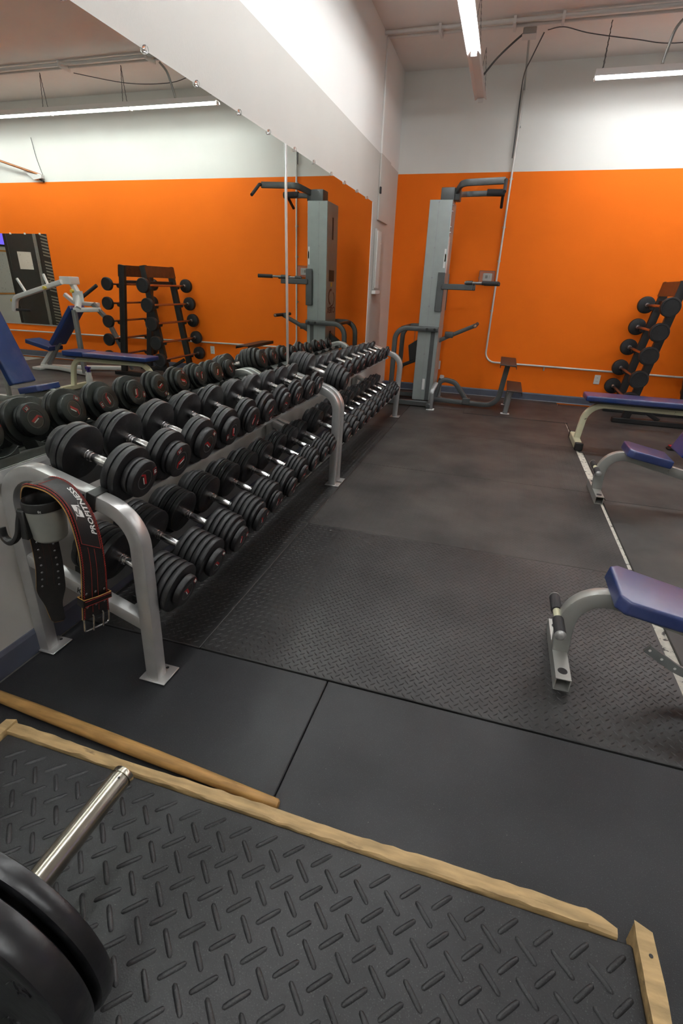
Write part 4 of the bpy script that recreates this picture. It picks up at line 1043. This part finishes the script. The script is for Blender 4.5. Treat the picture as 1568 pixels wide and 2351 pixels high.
# ------------------------------------------------------------------ smaller mirror on the far wall
SM = (5.3, Y1, .53)
t = thing('small_wall_mirror', 'smaller wall mirror on the orange wall showing a dark machine, seen at far left', 'mirror', SM)
MB(SM).bx(4.12, 6.6, Y1-.006, Y1-.0005, .545, 1.925).build('glass_pane', 'mirror_glass', t, smooth=0)
MB(SM).bx(4.12, 6.6, Y1-.010, Y1-.0005, .530, .548).build('bottom_channel', 'chrome_trim', t, smooth=0)
c2 = MB().bx(-.014, .014, -.014, -.002, -.012, .012).mesh('clip', .002, 30, 1); c2.materials.append(MAT['sticker_white'])
for x in (4.25, 4.55, 4.85, 5.15, 5.45, 5.75, 6.05, 6.35):
    o = link('clip', c2, None, t); o.location = (x-SM[0], -.001, 1.925-.53)

# ------------------------------------------------------------------ chest press machine, seen in the big mirror
CP = (3.0, 6.3, 0)
cp = thing('chest_press', 'white plate loaded incline press with blue pads, seen only in the mirror', 'gym machine', CP)
def cps(path, wd, hg, m, name, parent=cp, rad=None, upv=(0, 1, 0)):
    return MB(CP).sweep(fillet(path, rad or [.06]*(len(path)-2), 6), rrect(wd, hg, min(wd, hg)*.22), upv).build(name, m, parent, smooth=40)
cps([(3.62, 6.2, .05), (3.30, 6.2, .05), (2.55, 5.98, .05)], .06, .07, 'press_white', 'base_beam')
cps([(3.62, 6.24, .05), (3.30, 6.28, .05), (2.50, 6.62, .05)], .06, .07, 'press_white', 'base_beam')
MB(CP).bx(3.56, 3.72, 6.10, 6.34, .006, .045).build('front_foot', 'press_white', cp, bevel=.006, segs=1)
cps([(3.62, 6.22, .07), (3.34, 6.22, .34)], .055, .06, 'press_white', 'seat_post')
cps([(3.50, 6.22, .07), (3.22, 6.22, .42)], .045, .05, 'machine_grey', 'seat_slide')
pad('seat_pad', (.44, .27, .065), 'vinyl_blue', cp, (.52, -.08, .375), (0, -R_(12), 0), .016)
pad('back_pad', (.72, .28, .07), 'vinyl_blue', cp, (.025, -.08, .665), (0, R_(47.5), 0), .018)
cps([(2.66, 6.02, .90), (2.62, 5.98, .05)], .06, .06, 'machine_grey', 'rear_leg')
cps([(2.58, 6.30, .98), (2.46, 6.40, .78), (2.30, 6.62, .05)], .06, .06, 'machine_grey', 'rear_leg')
cps([(2.66, 6.02, .90), (2.52, 6.36, .90)], .06, .06, 'press_white', 'top_tie', upv=(0, 0, 1))
cps([(2.62, 6.05, .92), (2.70, 6.20, 1.08), (2.82, 6.22, 1.27)], .07, .07, 'press_white', 'mast')
MB(CP).bx(2.74, 2.92, 6.12, 6.30, 1.22, 1.32).build('pivot_block', 'press_white', cp, bevel=.012)
ar = cps([(2.86, 6.10, 1.25), (3.66, 6.02, 1.02), (3.72, 6.02, .84)], .06, .07, 'press_white', 'press_arm', rad=[.12])
MB(CP).tube([(3.70, 6.02, .86), (3.42, 6.02, .86)], .018, 12).build('hand_grip', 'foam_black', ar)
ar = cps([(2.60, 6.44, .96), (2.98, 6.40, .97), (3.12, 6.38, 1.08)], .055, .06, 'press_white', 'press_arm')
MB(CP).tube([(2.74, 6.24, 1.03), (2.46, 6.30, 1.22)], .024, 12).build('hand_grip', 'foam_black', ar)
pg = cps([(3.48, 6.06, 1.08), (3.60, 6.06, 1.27)], .03, .03, 'sticker_white', 'plate_peg')
cps([(3.10, 6.10, 1.18), (3.16, 6.10, 1.34)], .03, .03, 'sticker_white', 'plate_peg')
for x, z in ((3.10, 1.165), (2.64, 1.14), (3.72, .98)): MB(CP).lathe([(0, -.02), (.022, -.018), (.024, 0), (.022, .018), (0, .02)], (x, 6.02, z), (0, 1, 0), 12).build('yellow_knob', 'sticker_yellow', cp)
MB(CP).bx(2.60, 2.78, 6.16, 6.17, 1.0, 1.14).build('instruction_plate', 'sticker_white', cp, smooth=0)

# ------------------------------------------------------------------ things that only the small mirror shows
KM = (6.27, 5.40, 0)
km = thing('weight_stack_machine', 'tall black weight stack machine with slotted shield, seen in the small mirror', 'gym machine', KM, (0, 0, R_(42)))
MB().bx(-.55, -.50, -.03, .03, .006, 2.5).build('frame_post', 'machine_black', km, bevel=.006, segs=1)
MB().bx(.50, .55, -.03, .03, .006, 2.5).build('frame_post', 'machine_black', km, bevel=.006, segs=1)
MB().bx(-.02, .03, -.03, .03, .006, 2.5).build('frame_post', 'machine_grey', km, bevel=.006, segs=1)
MB().bx(-.495, -.025, -.02, .02, .10, 2.48).build('shield', 'machine_black', km, smooth=0)
MB().bx(.035, .495, -.02, .02, .10, 2.48).build('shield', 'rack_black', km, smooth=0)
MB().bx(-.60, .60, -.25, .25, .006, .08).build('base', 'machine_black', km, bevel=.01, segs=1)
sl_ = MB().prism([(-.06, -.012), (.06, .018), (.06, .042), (-.06, .012)], 'y', 0, .006).mesh('light_streak_slat', smooth=0); sl_.materials.append(MAT['slat_grey'])  # pale grey slats stand for light streaks reflected through the perforated shield
for xx in (-.39, -.16):
    for k in range(34):
        z = .35+k*.06
        if (1.15 < z < 1.45 and xx < -.3) or (k % 11 == 10): continue
        o = link('light_streak_slat', sl_, None, km); o.location = (xx, .021, z)
MB().bx(.12, .36, .021, .024, 1.42, 1.74).build('instruction_card', 'poster', km, smooth=0)
text_obj('maker_lettering', 'CYBEX', .09, 'slat_grey', km, (-.27, .022, 1.22), (-1, 0, 0), (0, 0, 1), .0005, .002)
EL = (7.45, 4.55, 0)
el = thing('elliptical_trainer', 'grey elliptical trainer glimpsed in the small mirror at far left', 'gym machine', EL, (0, 0, R_(40)))
MB().bx(-.3, .3, -.7, .7, .006, .10).build('base', 'machine_grey', el, bevel=.02)
MB().lathe([(0, -.12), (.30, -.12), (.34, -.08), (.34, .08), (.30, .12), (0, .12)], (0, -.35, .42), (1, 0, 0), 28).build('flywheel_shroud', 'machine_grey', el)
MB().sweep([(0, .35, .08), (0, .30, 1.35)], rrect(.09, .07, .02), (1, 0, 0)).build('mast', 'machine_grey', el)
MB().box((0, .26, 1.48), (.40, .10, .30), Matrix.Rotation(R_(-25), 3, 'X')).build('console', 'machine_black', el, bevel=.03)
for s in (-1, 1):
    MB().tube(catmull([(s*.30, -.25, .35), (s*.30, .10, .75), (s*.28, .35, 1.15), (s*.26, .25, 1.60)], 6), .022, 10).build('arm_lever', 'machine_grey', el)
    MB().box((s*.22, -.05, .28), (.16, .40, .05)).build('foot_pedal', 'machine_black', el, bevel=.015)
tv = thing('wall_television', 'television with blue screen high on the right wall, seen in the small mirror', 'television', (X1-.05, 3.75, 2.25))
MB().bx(-.02, .04, -.55, .55, -.32, .32).build('casing', 'machine_black', tv, bevel=.01)
MB().bx(-.0225, -.0205, -.51, .51, -.28, .28).build('screen', 'screen_blue', tv, smooth=0)
po = thing('wall_poster', 'white notice board in an orange frame under the television', 'poster', (X1-.02, 3.75, 1.35))
MB().bx(-.01, .015, -.50, .50, -.50, .50).build('frame', 'poster_orange', po, bevel=.004, segs=1)
MB().bx(-.013, -.0105, -.46, .46, -.46, .46).build('sheet', 'poster', po, smooth=0)

# pipe bracket on the far wall high up, seen in the mirror
pb = thing('copper_pipe', 'copper coloured pipe held by a bracket high on the orange wall', 'pipe', (4.0, 7.2, 2.72))
PBO = (4.0, 7.2, 2.72)
MB(PBO).tube([(3.98, 7.215, 2.705), (4.68, 7.05, 2.905), (6.2, 6.6, 3.35)], .016, 10).build('pipe', 'copper_pipe', pb)
MB(PBO).prism([(3.95, 2.66), (4.10, 2.64), (4.28, 2.765), (3.95, 2.71)], 'y', 7.19, 7.2595).build('bracket', 'fixture_white', pb, bevel=.004, segs=1)
MB(PBO).tube([(3.96, 7.235, 2.62), (4.02, 7.225, 2.655)], .014, 8).build('nozzle', 'dark_slot', pb)
MB(PBO).tube(catmull([(4.06, 7.24, 3.18), (4.04, 7.25, 2.95), (3.99, 7.24, 2.80), (3.95, 7.235, 2.68)], 6), .004, 6).build('wire', 'cable_grey', pb)
